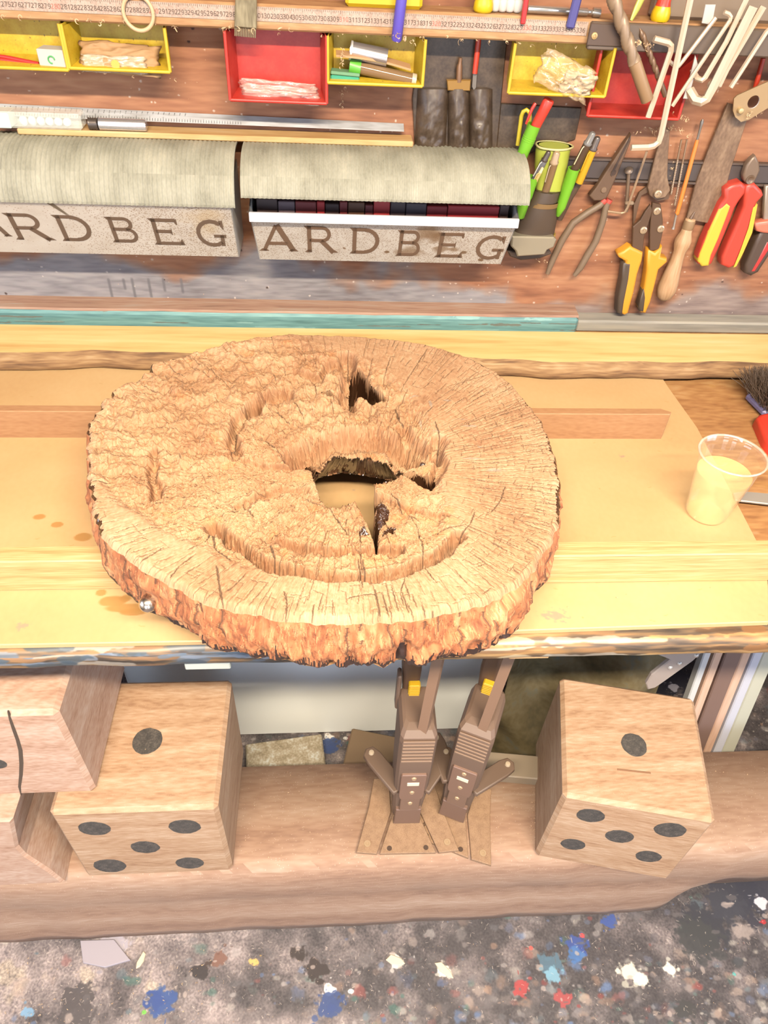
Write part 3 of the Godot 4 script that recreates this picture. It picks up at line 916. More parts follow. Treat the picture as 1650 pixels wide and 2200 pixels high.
			if pit > 0.0:
				h = lerpf(h, low, pit)
				var away: Vector2 = (p - hole_mid[pit_of]).normalized()
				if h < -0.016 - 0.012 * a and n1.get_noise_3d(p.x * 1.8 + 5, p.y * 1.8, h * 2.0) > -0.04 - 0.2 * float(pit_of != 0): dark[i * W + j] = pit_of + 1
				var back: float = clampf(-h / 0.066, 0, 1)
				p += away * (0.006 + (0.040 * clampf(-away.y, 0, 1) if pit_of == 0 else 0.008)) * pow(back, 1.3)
			for k in resin.size():
				if bounds[holes.size() + k].has_point(p) and edge_distance(p, resin[k]) + 0.002 * c > 0.0:
					dark[i * W + j] = holes.size() + k + 1
					h -= 0.002
			if m < 0.006 and dark[i * W + j] == 0:
				var lim := 0.10 - 0.25 * clampf(-cs.y, 0, 1) if cs.x < 0.25 else -0.02
				if cs.y < 0.35 and m < 0.0055 * clampf(n2.get_noise_2d(cs.x * 0.35, cs.y * 0.35) * 0.8 + 0.55 * n4.get_noise_2d(cs.x * 0.6, cs.y * 0.6) - lim + 0.15, 0, 1) + (0.0012 if cs.x > 0.2 else 0.0): dark[i * W + j] = holes.size() + resin.size() + 1
			var tp := Vector2((p.x - X0) * px, (p.y - Z0) * px)
			var bi := (clampi(int(tp.y), 0, N - 1) * N + clampi(int(tp.x), 0, N - 1)) * 3
			if pit < 0.3: h += (bump.d[bi] - 128) / 127.0 * 0.0012
			v[i * W + j] = Vector3(p.x, TOP + max(h, low), p.y) - org
			uvs[i * W + j] = tp / N
			# sounder wood is paler and yellower; freshly broken steps and hole walls are reddish brown
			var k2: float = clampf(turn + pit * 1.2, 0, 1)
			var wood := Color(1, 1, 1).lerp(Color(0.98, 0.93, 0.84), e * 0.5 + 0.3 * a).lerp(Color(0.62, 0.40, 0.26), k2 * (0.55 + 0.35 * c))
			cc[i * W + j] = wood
	var ix := PackedInt32Array()
	var ixd := []
	for k in holes.size() + resin.size() + 1: ixd.append(PackedInt32Array())
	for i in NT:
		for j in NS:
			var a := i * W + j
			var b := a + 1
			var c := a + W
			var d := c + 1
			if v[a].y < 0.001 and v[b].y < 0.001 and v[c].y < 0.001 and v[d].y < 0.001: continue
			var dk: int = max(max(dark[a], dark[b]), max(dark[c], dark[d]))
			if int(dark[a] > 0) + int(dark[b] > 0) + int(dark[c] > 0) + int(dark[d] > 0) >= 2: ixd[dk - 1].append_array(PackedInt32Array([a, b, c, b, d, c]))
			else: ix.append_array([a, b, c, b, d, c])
	for kk in ixd.size() + 1:
		var ii: PackedInt32Array = ix if kk == 0 else ixd[kk - 1]
		if ii.is_empty(): continue
		var map := {}
		var vv := PackedVector3Array(); var uu := PackedVector2Array(); var ccc := PackedColorArray(); var jj := PackedInt32Array()
		if kk == 0:
			vv = v; uu = uvs; ccc = cc; jj = ii
		else:
			for q in ii:
				if not map.has(q):
					map[q] = vv.size()
					vv.append(v[q]); uu.append(uvs[q]); ccc.append(cc[q])
				jj.append(map[q])
		var ar := []
		ar.resize(Mesh.ARRAY_MAX)
		ar[Mesh.ARRAY_VERTEX] = vv; ar[Mesh.ARRAY_TEX_UV] = uu; ar[Mesh.ARRAY_COLOR] = ccc; ar[Mesh.ARRAY_INDEX] = jj
		# normals
		var nn := PackedVector3Array(); nn.resize(vv.size())
		for q in range(0, jj.size(), 3):
			var n := (vv[jj[q + 2]] - vv[jj[q]]).cross(vv[jj[q + 1]] - vv[jj[q]])
			nn[jj[q]] += n; nn[jj[q + 1]] += n; nn[jj[q + 2]] += n
		for q in nn.size(): nn[q] = nn[q].normalized() if nn[q].length_squared() > 0 else Vector3.UP
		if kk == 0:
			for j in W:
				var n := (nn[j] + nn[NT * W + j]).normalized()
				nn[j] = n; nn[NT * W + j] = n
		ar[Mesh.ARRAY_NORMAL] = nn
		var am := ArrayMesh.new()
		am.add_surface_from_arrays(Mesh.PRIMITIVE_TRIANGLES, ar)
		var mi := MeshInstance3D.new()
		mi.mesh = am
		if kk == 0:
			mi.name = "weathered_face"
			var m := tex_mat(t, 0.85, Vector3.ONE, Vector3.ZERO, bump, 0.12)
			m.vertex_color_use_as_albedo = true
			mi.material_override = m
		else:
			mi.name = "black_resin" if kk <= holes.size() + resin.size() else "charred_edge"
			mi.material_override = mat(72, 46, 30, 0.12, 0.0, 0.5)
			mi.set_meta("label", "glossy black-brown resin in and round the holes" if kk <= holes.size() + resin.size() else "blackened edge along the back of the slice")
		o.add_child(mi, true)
	# --- the rim: brown fibrous wood, dark and ragged along its foot
	var et := grain(2048, 256, [col(140, 78, 44), col(180, 108, 64), col(200, 130, 82), col(222, 166, 116)], 42, 1, 8, 0.02, 0.08, 0.5, 1.6)
	for i in 7000:
		var x := rng.randf_range(0, 2048)
		var y := rng.randf_range(0, 256)
		et.line(x, y, x + rng.randf_range(-3, 3), y + rng.randf_range(8, 40), 1.0, [col(120, 62, 30), col(244, 200, 140), col(214, 130, 72)][rng.randi() % 3], rng.randf_range(0.25, 0.6))
	var eb := Tex.new(2048, 256, Color(0.5, 0.5, 0.5))
	for i in 3000:
		var x := rng.randf_range(0, 2048)
		var y := rng.randf_range(0, 200)
		var g := rng.randf_range(0.2, 0.75)
		eb.line(x, y, x + rng.randf_range(-4, 4), y + rng.randf_range(10, 50), 2.0, Color(g, g, g), 0.7)
	for i in 70:
		var x := rng.randf_range(0, 2048)
		var y := rng.randf_range(-30, 90)
		for k in 9:
			var x2 := x + rng.randf_range(-3, 3)
			et.line(x, y, x2, y + 18, 2.0, col(96, 62, 38), 0.8)
			eb.line(x, y, x2, y + 18, 4.0, Color(0, 0, 0), 0.9)
			x = x2; y += 18
			if rng.randf() < 0.15: break
	# paler, dustier rim towards the right and left; redder in front
	var f1 := FastNoiseLite.new(); f1.seed = 31; f1.frequency = 40.0; f1.fractal_octaves = 4
	var rows := 14
	var stw := mb()
	var std := mb()
	var er := []
	for i in NT + 1:
		var th := -PI + TAU * (i % NT) / NT
		var cs := Vector2(cos(th), sin(th))
		var row := []
		var top_v := v[i * W + NS] + org
		var rag := f1.get_noise_2d(th * 3.0, 7.0) * 0.012 + f1.get_noise_2d(th * 12.0, 3.0) * 0.007
		for j in rows + 1:
			var f := float(j) / rows
			var out_: float = 0.004 * sin(f * PI) + f1.get_noise_3d(cs.x * 0.22, cs.y * 0.22, f * 0.05) * 0.008 * sin(min(1.0, f * 1.6) * PI / 2) - 0.002 * smoothstep(0.7, 1.0, f)
			out_ += f1.get_noise_3d(cs.x * 1.6, cs.y * 1.6, f * 0.06) * 0.0016 * f
			# a flake lifting from the front right, under a slanting split
			var deg := rad_to_deg(th)
			if deg > 40.0 and deg < 76.0: out_ += 0.007 * smoothstep(0.0, 0.06, f - lerpf(-0.1, 0.72, clampf((deg - 46.0) / 29.0, 0, 1))) * smoothstep(0.0, 3.0, 76.0 - deg) * smoothstep(40.0, 48.0, deg)
			if deg > 76.0 and deg < 79.0 and f > 0.4: out_ -= 0.006
			var r: float = rad[i] + out_ * (0.0 if j == 0 else 1.0)
			row.append(Vector3(pith.x + cs.x * r, lerpf(top_v.y, REST, f), pith.y + cs.y * r))
		er.append([row, clampf(0.9 - 1.4 * max(0.0, rag + 0.0025), 0, 1), rag])
	for i in NT:
		var a: Array = er[i][0]
		var b: Array = er[i + 1][0]
		for j in rows:
			var f := (j + 0.5) / rows
			var th := -PI + TAU * i / NT
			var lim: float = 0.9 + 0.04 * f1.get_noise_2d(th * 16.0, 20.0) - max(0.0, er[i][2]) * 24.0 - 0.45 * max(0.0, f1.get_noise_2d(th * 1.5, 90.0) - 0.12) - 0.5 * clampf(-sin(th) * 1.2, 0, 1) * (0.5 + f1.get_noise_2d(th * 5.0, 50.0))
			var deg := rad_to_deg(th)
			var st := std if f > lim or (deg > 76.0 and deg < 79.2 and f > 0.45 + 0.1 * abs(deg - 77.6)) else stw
			st.set_smooth_group(5)
			var u0 := float(i) / NT
			var u1 := float(i + 1) / NT
			tri_uv(st, a[j + 1], a[j], b[j], Vector2(u0, float(j + 1) / rows), Vector2(u0, float(j) / rows), Vector2(u1, float(j) / rows))
			tri_uv(st, a[j + 1], b[j], b[j + 1], Vector2(u0, float(j + 1) / rows), Vector2(u1, float(j) / rows), Vector2(u1, float(j + 1) / rows))
	part(o, "rim", stw, tex_mat(et, 0.8, Vector3.ONE, Vector3.ZERO, eb, 0.2), "fibrous reddish brown rim with upright cracks")
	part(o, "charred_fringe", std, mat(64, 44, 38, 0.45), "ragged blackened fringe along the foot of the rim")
	# underside, so that the slice is closed round its holes
	var so := mb()
	var under := PackedVector2Array()
	for i in range(0, NT, 10):
		var q: Vector3 = er[i][0][rows]
		under.append(Vector2(q.x, -q.z))
	var hole0 := PackedVector2Array()
	for q in holes[0]: hole0.append(Vector2(q.x, -q.y))
	for i in range(0, under.size()):
		var A := under[i]
		var B := under[(i + 1) % under.size()]
		var c := Vector2(pith.x, -pith.y)
		var a2 := c + (A - c) * 0.42
		var b2 := c + (B - c) * 0.42
		quad(so, Vector3(a2.x, REST, -a2.y), Vector3(b2.x, REST, -b2.y), Vector3(B.x, REST, -B.y), Vector3(A.x, REST, -A.y))
	part(o, "underside", so, mat(150, 110, 72, 0.9))
	# a steel dome-headed bolt in the rim, front left
	var bc := on_z(330, 1284, -0.452)
	bc = Vector3(on_z(330, 1288, -0.447).x, REST + 0.024, -0.447)
	bc += Vector3(-0.55, 0, 0.83) * 0.004
	var fr := frame_along(bc, bc + Vector3(-0.55, 0.1, 0.83))
	var sb := mb()
	lathe(sb, [Vector2(0.0, -0.02), Vector2(0.0085, -0.02), Vector2(0.0085, 0.003), Vector2(0.008, 0.0058), Vector2(0.0064, 0.0088), Vector2(0.0036, 0.0108), Vector2(0, 0.0114)], fr, 20, 0.5)
	part(o, "bolt", sb, mat(226, 214, 200, 0.22, 1.0, 0.8), "shiny steel dome-headed bolt")

# ---------- under the bench ----------
func under_bench() -> void:
	# the great beam the dice stand on, waney along its lower right
	var t := grain(1536, 512, [col(150, 114, 92), col(174, 136, 110), col(190, 156, 130), col(208, 180, 158)], 51, 10, 1, 0.012, 0.1, 0.45, 1.1)
	for i in 5000:
		var x := rng.randf_range(0, 1536)
		var y := rng.randf_range(0, 512)
		t.put(int(x), int(y), col(240, 224, 206), 0.7)
	var nz := FastNoiseLite.new()
	nz.frequency = 0.006; nz.fractal_octaves = 3
	var st := at0(Vector3(0, 0, -0.55))
	var rings := []
	for i in 161:
		var x := -1.3 + 2.5 * i / 160.0
		var a := nz.get_noise_1d(x * 1000) * 0.005
		var b := nz.get_noise_2d(x * 1000, 60) * 0.006
		var w := smoothstep(0.62, 0.74, x) * 0.045
		rings.append([Vector3(x, 0.002, -0.635), Vector3(x, 0.002, -0.464 + b * 0.5 - w), Vector3(x, 0.03 + w, -0.462 + b - w * 0.9), Vector3(x, 0.13, -0.459 + b - w * 0.3), Vector3(x, 0.165 + a, -0.463 + b), Vector3(x, 0.19 + a, -0.457 + a), Vector3(x, 0.255, -0.455 + a), Vector3(x, 0.287 + a * 0.4, -0.461 + a), Vector3(x, 0.298, -0.472 + a), Vector3(x, 0.3, -0.482), Vector3(x, 0.3, -0.637)])
	loft(st, rings, true, true, 4)
	single("oak_beam", "massive dusty oak beam lying on the floor under the bench, carrying dice and clamps", "beam", org, st, tex_mat(t, 0.8, Vector3(0.7, 2.2, 1), Vector3.ZERO, t, 0.08))
	# a white panel standing behind
	st = at0(Vector3(0.05, 0, -0.88))
	box2(st, Vector3(-0.42, 0, -0.89), Vector3(0.335, 0.6, -0.872), 0.003)
	single("white_panel", "smooth white panel standing upright under the bench behind the clamps", "panel", org, st, mat(226, 228, 224, 0.45, 0.0, 1.0))
	# scraps on the floor between beam and panel
	st = at0(Vector3(-0.09, 0, -0.8))
	box(st, Vector3(0, 0.018, 0), Vector3(0.17, 0.036, 0.1), 0.003, Transform3D(Basis(Vector3.UP, 0.12), Vector3(-0.1, 0, -0.79)))
	single("concrete_slab", "grey stone offcut smeared with white on the floor behind the beam", "slab", org, st, tex_mat(grain(256, 256, [col(150, 136, 112), col(176, 160, 132), col(200, 188, 164), col(226, 226, 216)], 52, 1, 1, 0.02, 0.1, 0.4, 1.6), 0.8, Vector3(6, 6, 1)))
	st = at0(Vector3(0.12, 0, -0.76))
	box(st, Vector3(0, 0.03, 0), Vector3(0.2, 0.06, 0.11), 0.003, Transform3D(Basis(Vector3.UP, -0.25), Vector3(0.13, 0, -0.77)))
	single("timber_offcut", "grey-brown timber offcut on the floor just behind the clamp feet", "offcut", org, st, mat(150, 124, 96, 0.85))
	# a stiff canvas hung behind on the right
	var cn := FastNoiseLite.new()
	cn.frequency = 4.0; cn.fractal_octaves = 3; cn.seed = 6
	st = at0(Vector3(0.55, 0, -0.8))
	st.set_smooth_group(2)
	var g := []
	for j in 41:
		for i in 41:
			var u := i / 40.0
			var f := j / 40.0
			var x := 0.335 + u * 0.322
			var y := 0.02 + f * 0.72
			g.append(Vector3(x, y, -0.70 - 0.16 * f + 0.045 * cn.get_noise_2d(x * 1.4 + y * 0.8, y * 0.5) + 0.02 * sin((x - y * 0.6) * 22.0)))
	for j in 40:
		for i in 40:
			quad(st, g[j * 41 + i], g[j * 41 + i + 1], g[(j + 1) * 41 + i + 1], g[(j + 1) * 41 + i])
			quad(st, g[(j + 1) * 41 + i] - Vector3(0, 0, 0.003), g[(j + 1) * 41 + i + 1] - Vector3(0, 0, 0.003), g[j * 41 + i + 1] - Vector3(0, 0, 0.003), g[j * 41 + i] - Vector3(0, 0, 0.003))
	st.set_smooth_group(-1)
	single("canvas_sheet", "olive brown canvas sheet hanging in folds behind the right-hand die", "sheet", org, st, tex_mat(grain(256, 256, [col(96, 84, 52), col(122, 106, 68), col(140, 124, 88), col(120, 124, 112)], 53, 1, 1, 0.012, 0.1, 0.3, 1.5), 0.8, Vector3(2.5, 2.5, 1)))
	st = at0(Vector3(0.31, 0.3, -0.66))
	box(st, Vector3(0, 0.012, 0), Vector3(0.13, 0.024, 0.045), 0.002, Transform3D(Basis(Vector3.UP, -0.13), Vector3(0.325, 0.3, -0.612)))
	single("timber_strip", "short dull grey wooden strip lying along the back of the beam beside the right die", "slat", org, st, mat(160, 142, 118, 0.6))
	# boards leaning in the right-hand corner
	var bt := grain(256, 512, [col(206, 160, 132), col(226, 186, 158), col(236, 204, 178)], 54, 1, 10, 0.03, 0.1)
	var boards := [[1478, 1494, 226, 226, 224, "white painted board leaning behind the right die, nearest to it", "white"], [1502, 1521, 232, 188, 158, "narrow pinkish board leaning between grey-brown gaps beside the die", "pink"], [1521, 1556, 136, 108, 96, "wide dark brown board leaning among the pale boards at the right", "dark"], [1557, 1577, 226, 190, 164, "pale pink board leaning right of the dark brown one", "pink"], [1577, 1597, 214, 214, 224, "bluish white board leaning at the right with a dark joint on its side", "white"], [1599, 1628, 206, 204, 184, "dirty cream board leaning farthest right under the bench", "cream"]]
	for i in boards.size():
		var b: Array = boards[i]
		var a := on_z(b[0], 1612, -0.655)
		var c := on_z(b[1], 1612, -0.655)
		st = at0(Vector3((a.x + c.x) / 2, 0, -0.66))
		var lean := Transform3D(Basis(Vector3.RIGHT, -0.16) * Basis(Vector3(0, 0, 1), 0.03), Vector3((a.x + c.x) / 2, 0.0, -0.648 - 0.004 * (i % 2)))
		var wdt: float = c.x - a.x
		box(st, Vector3(0, 0.42, -0.012), Vector3(wdt - 0.0015, 0.84, 0.018), 0.002, lean)
		single("leaning_board", b[5], "board", org, st, mat(b[2], b[3], b[4], 0.65) if b[6] != "pink" else tex_mat(bt, 0.7, Vector3(3, 1.5, 1)))
	# a bent metal brace under the bench
	var o := thing("bench_brace", "grey metal diagonal brace speckled with white paint under the bench at the right", "bracket", on_z(1450, 1440, -0.6))
	st = mb()
	slab(st, [1395, 1400, 1520, 1392, 1490, 1420, 1420, 1470, 1408, 1478, 1392, 1482, 1388, 1470, 1400, 1450, 1440, 1418], -0.606, -0.6, 0.0015)
	part(o, "strap", st, mat(172, 160, 152, 0.5, 0.1))
	for q in [[1440, 1434], [1460, 1425], [1496, 1408]]:
		st = mb()
		lathe(st, [Vector2(0.004, 0), Vector2(0.003, 0.002), Vector2(0, 0.003)], frame_along(on_z(q[0], q[1], -0.6), on_z(q[0], q[1], -0.6) + Vector3(0, 0.2, 1)), 10)
		part(o, "rivet", st, mat(220, 214, 206, 0.3, 0.4))

func dice() -> void:
	var top_t := grain(512, 512, [col(168, 126, 92), col(190, 150, 114), col(204, 168, 134), col(218, 188, 158)], 61, 10, 1, 0.02, 0.1, 0.55, 1.3)
	for i in 1500: top_t.put(rng.randi() % 512, rng.randi() % 512, col(240, 214, 184), 0.6)
	var wood := tex_mat(top_t, 0.75, Vector3(3.5, 3.5, 1), Vector3.ZERO, top_t, 0.06)
	var pale_t := grain(512, 512, [col(176, 134, 108), col(200, 160, 134), col(214, 180, 156), col(226, 198, 178)], 62, 7, 1, 0.016, 0.1, 0.55, 1.3)
	var pale := tex_mat(pale_t, 0.75, Vector3(3.2, 3.2, 1), Vector3.ZERO, pale_t, 0.06)
	var ink := tex_mat(grain(128, 128, [col(52, 48, 44), col(78, 72, 66), col(112, 102, 92)], 63, 1, 1, 0.05, 0.2, 0.5, 1.4), 0.7, Vector3(12, 12, 1))
	var pip := func(o: Node3D, c: Vector3, n: Vector3, r: float, sx := 1.0) -> void:
		var s2 := mb()
		var f := frame_along(c, c + n)
		var nz := FastNoiseLite.new(); nz.frequency = 2.0; nz.seed = int(c.x * 5000)
		var poly := PackedVector2Array()
		for k in 28:
			var a := TAU * k / 28
			poly.append(Vector2(cos(a) * r * sx, sin(a) * r) * (1.0 + 0.06 * nz.get_noise_2d(cos(a), sin(a))))
		prism(s2, poly, -0.002, 0.0004, 0.0002, 1, Transform3D(Basis(f.basis.z, f.basis.x, f.basis.y), c))
		part(o, "pip", s2, ink)
	# the die left of the clamps
	var o := thing("wooden_die", "big oak die left of the clamps, one black pip on top, five in front", "die", Vector3(-0.272, 0.3, -0.565), "giant wooden dice")
	var st := mb()
	box2(st, Vector3(-0.386, 0.3005, -0.67), Vector3(-0.158, 0.527, -0.46), 0.006)
	part(o, "cube", st, wood)
	pip.call(o, on_y(317, 1592, 0.527), Vector3.UP, 0.0215)
	for q in [[203, 1780, 0.022], [397, 1776, 0.0225], [312, 1820, 0.021], [236, 1860, 0.0245], [408, 1854, 0.0215]]: pip.call(o, on_z(q[0], q[1], -0.46), Vector3(0, 0, 1), q[2])
	# the one stacked on it
	o = thing("wooden_die", "upper block of the left stack, its pinkish front split by a long crack", "die", Vector3(-0.43, 0.527, -0.59), "giant wooden dice")
	st = mb()
	box2(st, Vector3(-0.56, 0.5275, -0.695), Vector3(-0.328, 0.735, -0.487), 0.006)
	part(o, "cube", st, pale)
	pip.call(o, on_z(-6, 1641, -0.487), Vector3(0, 0, 1), 0.012)
	st = mb()
	var cr := PackedVector2Array()
	var left := []
	for q in [[17, 1528, 1.5], [22, 1545, 3], [30, 1568, 4], [38, 1590, 4], [44, 1612, 4.5], [46, 1640, 4.5], [45, 1665, 4], [42, 1690, 3], [45, 1708, 1]]:
		var a := on_z(q[0] - q[2], q[1], -0.487)
		var b := on_z(q[0] + q[2], q[1], -0.487)
		cr.append(Vector2(a.x, a.y)); left.push_front(Vector2(b.x, b.y))
	for q in left: cr.append(q)
	prism(st, cr, -0.4885, -0.4866, 0.0002)
	part(o, "crack", st, mat(84, 66, 50, 0.9), "dark drying crack")
	# the one beneath, left, standing apart from its neighbour by a dark slot
	o = thing("wooden_die", "pale lower block at the far left, its chipped right edge beside a dark gap", "die", Vector3(-0.5, 0.3, -0.56), "giant wooden dice")
	st = mb()
	prism(st, PackedVector2Array([Vector2(-0.65, 0.3005), Vector2(-0.418, 0.3005), Vector2(-0.428, 0.35), Vector2(-0.446, 0.41), Vector2(-0.448, 0.44), Vector2(-0.43, 0.527), Vector2(-0.65, 0.527)]), -0.66, -0.452, 0.004, 1)
	part(o, "cube", st, pale)
	# the right-hand die, turned a little
	var a := 0.2164
	var c := Vector3(0.463, 0.41, -0.541)
	o = thing("wooden_die", "big oak die turned askew right of the clamps, grey pip and crack on top", "die", Vector3(c.x, 0.3, c.z), "giant wooden dice")
	st = mb()
	var xf := Transform3D(Basis(Vector3.UP, a * -1.0), c)
	xf = Transform3D(Basis(Vector3.UP, -0.2164), c)
	box(st, Vector3.ZERO, Vector3(0.217, 0.219, 0.207), 0.006, xf)
	part(o, "cube", st, wood)
	pip.call(o, on_y(1362, 1600, 0.5195), Vector3.UP, 0.0195)
	var fn := xf.basis * Vector3(0, 0, 1)
	var fp := xf * Vector3(0, 0, 0.1035)
	for q in [[1269, 1752, 0.0205], [1440, 1783, 0.0225], [1331, 1797, 0.021], [1231, 1814, 0.019], [1393, 1840, 0.0195]]:
		var d := ray(q[0], q[1])
		var hit := cam_at + d * ((fp - cam_at).dot(fn) / d.dot(fn))
		pip.call(o, hit, fn, q[2])
	st = mb()
	box(st, Vector3(0, 0, 0), Vector3(0.05, 0.0015, 0.003), 0.0005, Transform3D(Basis(Vector3.UP, -0.15), on_y(1362, 1657, 0.5195)))
	part(o, "crack", st, mat(150, 108, 76, 0.9), "short dark crack in the top")

func lifting_clamps() -> void:
	var body_m := mat(124, 98, 80, 0.6)
	var dust := tex_mat(grain(256, 256, [col(140, 108, 80), col(166, 130, 98), col(182, 148, 114)], 71, 1, 1, 0.03, 0.2, 0.6, 1.3), 0.75, Vector3(8, 8, 1))
	var steel := mat(190, 160, 124, 0.5, 0.15)
	for k in 2:
		var o: Node3D
		var bx: float
		var turn: float
		if k == 0:
			o = thing("lifting_clamp", "left of two dusty brown lifting clamps standing on splayed steel feet on the beam", "clamp", Vector3(0.125, 0.3, -0.53), "lifting clamps on the beam")
		else:
			o = thing("lifting_clamp", "right lifting clamp leaning slightly, partly behind its twin, nearer the right die", "clamp", Vector3(0.205, 0.3, -0.535), "lifting clamps on the beam")
		turn = -0.02 if k == 0 else -0.42
		var F := Transform3D(Basis(Vector3.UP, turn) * Basis(Vector3(0, 0, 1), 0.0 if k == 0 else -0.02), o.position)
		org = o.position
		var F2 := Transform3D(Basis(F.basis.x, F.basis.y * 1.24, F.basis.z), F * Vector3(0, 0.008, 0))
		var st: SurfaceTool
		# foot plates, lying on the beam: trapezoid tongue and two splayed toes
		var L := Transform3D(F.basis * Basis(Vector3(1, 0, 0), Vector3(0, 0, -1), Vector3(0, 1, 0)), F.origin)
		var lift := 0.0005 + 0.0063 * (1 - k)
		st = mb()
		prism(st, PackedVector2Array([Vector2(-0.046, -0.058), Vector2(0.046, -0.058), Vector2(0.022, 0.006), Vector2(-0.022, 0.006)]), lift, lift + 0.006, 0.0008, 1, L)
		part(o, "tongue_plate", st, dust)
		for s in [-1.0, 1.0]:
			st = mb()
			prism(st, PackedVector2Array([Vector2(0.051 * s, -0.058), Vector2(0.084 * s, -0.055), Vector2(0.062 * s, 0.02), Vector2(0.052 * s, 0.07), Vector2(0.026 * s, 0.07), Vector2(0.025 * s, 0.01)]), lift, lift + 0.006, 0.0008, 1, L)
			part(o, "splayed_toe", st, dust)
			st = mb()
			lathe(st, [Vector2(0.0055, 0), Vector2(0.0055, 0.0012), Vector2(0.003, 0.0012), Vector2(0.003, 0.0003), Vector2(0, 0.0003)], Transform3D(F.basis, F * Vector3(0.066 * s, lift + 0.006, 0.042)), 14)
			part(o, "foot_screw", st, steel)
			st = mb()
			lathe(st, [Vector2(0.0042, 0), Vector2(0.0042, 0.0005), Vector2(0, 0.0005)], Transform3D(F.basis, F * Vector3(0.03 * s, lift + 0.0059, 0.05)), 12)
			part(o, "screw_hole", st, mat(84, 62, 46, 0.9))
			# rear arm with a round pad
			st = mb()
			prism(st, PackedVector2Array([Vector2(0.02 * s, -0.01), Vector2(0.028 * s, -0.014), Vector2(0.066 * s, 0.036), Vector2(0.074 * s, 0.05), Vector2(0.07 * s, 0.062), Vector2(0.058 * s, 0.066), Vector2(0.046 * s, 0.056), Vector2(0.02 * s, 0.02)]), 0.125, 0.133, 0.002, 2, L)
			part(o, "lifting_arm", st, mat(112, 88, 70, 0.6))
			st = mb()
			lathe(st, [Vector2(0.0048, 0), Vector2(0.004, 0.003), Vector2(0, 0.004)], Transform3D(F.basis, F * Vector3(0.061 * s, 0.133, -0.054)), 12)
			part(o, "rivet", st, mat(228, 206, 176, 0.3, 0.3))
		# upright body: a bevelled housing that slopes back at its top
		st = mb()
		var rings := []
		for q in [[0.008, 0.0225, -0.03, 0.0], [0.02, 0.0235, -0.036, 0.003], [0.08, 0.0265, -0.044, 0.009], [0.16, 0.0275, -0.05, 0.012], [0.218, 0.0275, -0.058, 0.012], [0.226, 0.0265, -0.066, 0.009], [0.232, 0.0225, -0.072, 0.0], [0.2335, 0.018, -0.07, -0.012]]:
			var ring := []
			var w: float = q[1]
			var z0: float = q[2]
			var z1: float = q[3]
			for p in [[-w, z0 + 0.004], [-w + 0.004, z0], [w - 0.004, z0], [w, z0 + 0.004], [w, z1 - 0.007], [w - 0.004, z1], [-w + 0.004, z1], [-w, z1 - 0.007]]:
				ring.append(F2 * Vector3(p[0], q[0], p[1]))
			ring.reverse()
			rings.append(ring)
		loft(st, rings, true, true, -1)
		part(o, "housing", st, body_m)
		for r in 7:
			st = mb()
			box(st, Vector3(0, 0.178 + r * 0.0075, 0.0125), Vector3(0.046, 0.0032, 0.002), 0.0006, F2)
			part(o, "grip_rib", st, mat(150, 120, 96, 0.6))
		# front lock plates
		st = mb()
		prism(st, PackedVector2Array([Vector2(-0.017, 0.085), Vector2(0.017, 0.085), Vector2(0.0195, 0.093), Vector2(0.0195, 0.146), Vector2(0.018, 0.148), Vector2(-0.018, 0.148), Vector2(-0.0195, 0.146), Vector2(-0.0195, 0.093)]), 0.009, 0.0155, 0.001, 1, F2)
		part(o, "lock_plate", st, mat(140, 108, 90, 0.45))
		st = mb()
		box(st, Vector3(0, 0.126, 0.0155), Vector3(0.0185, 0.0075, 0.0018), 0.0005, F2)
		part(o, "lock_slot", st, mat(245, 232, 205, 0.5))
		st = mb()
		box(st, Vector3(0, 0.068, 0.011), Vector3(0.031, 0.034, 0.006), 0.001, F2)
		part(o, "lock_plate", st, mat(136, 106, 88, 0.45))
		st = mb()
		prism(st, PackedVector2Array([Vector2(-0.022, 0.008), Vector2(0.022, 0.008), Vector2(0.0205, 0.05), Vector2(-0.0205, 0.05)]), 0.004, 0.0125, 0.001, 1, F2)
		part(o, "lock_plate", st, mat(132, 102, 86, 0.45))
		for y in [0.14, 0.104, 0.072]:
			st = mb()
			lathe(st, [Vector2(0.0042, 0), Vector2(0.0032, 0.0018), Vector2(0.0012, 0.0018), Vector2(0, 0.0009)], Transform3D(F.basis * Basis(Vector3.RIGHT, PI / 2), F2 * Vector3(0, y, 0.0155 if y > 0.08 else 0.014)), 12)
			part(o, "screw", st, steel)
		# square rack rod leaving the top, towards the bench
		st = mb()
		tube(st, [F * Vector3(0.006, 0.27, -0.004), F * Vector3(0.016, 0.57, -0.012)], 0.0095, 4, true)
		part(o, "rack_rod", st, mat(152, 118, 94, 0.55))
		# paddle handle behind, with its yellow catch
		st = mb()
		var pp := PackedVector2Array()
		for q in [[-0.012, 0.27], [-0.014, 0.3], [-0.017, 0.34], [-0.0165, 0.375], [-0.011, 0.388], [0.003, 0.388], [0.0095, 0.377], [0.011, 0.34], [0.010, 0.3], [0.009, 0.27]]: pp.append(Vector2(q[0] - 0.006, q[1]))
		prism(st, pp, -0.088, -0.066, 0.005, 3, F)
		part(o, "handle_paddle", st, mat(112, 80, 56, 0.55))
		st = mb()
		box(st, Vector3(-0.004, 0.307, -0.062), Vector3(0.017, 0.026, 0.012), 0.002, F)
		var yb := part(o, "release_catch", st, mat(246, 196, 36, 0.45), "yellow ribbed release catch")
		st = mb()
		for r in 6: box(st, Vector3(-0.004, 0.2975 + r * 0.0042, -0.0557), Vector3(0.0155, 0.0018, 0.0016), 0.0005, F)
		part(yb, "catch_ribs", st, mat(226, 172, 30, 0.45))
		if k == 0:
			st = mb()
			box(st, Vector3(-0.027, 0.30, -0.066), Vector3(0.006, 0.085, 0.018), 0.002, F)
			part(o, "trigger_guard", st, body_m)

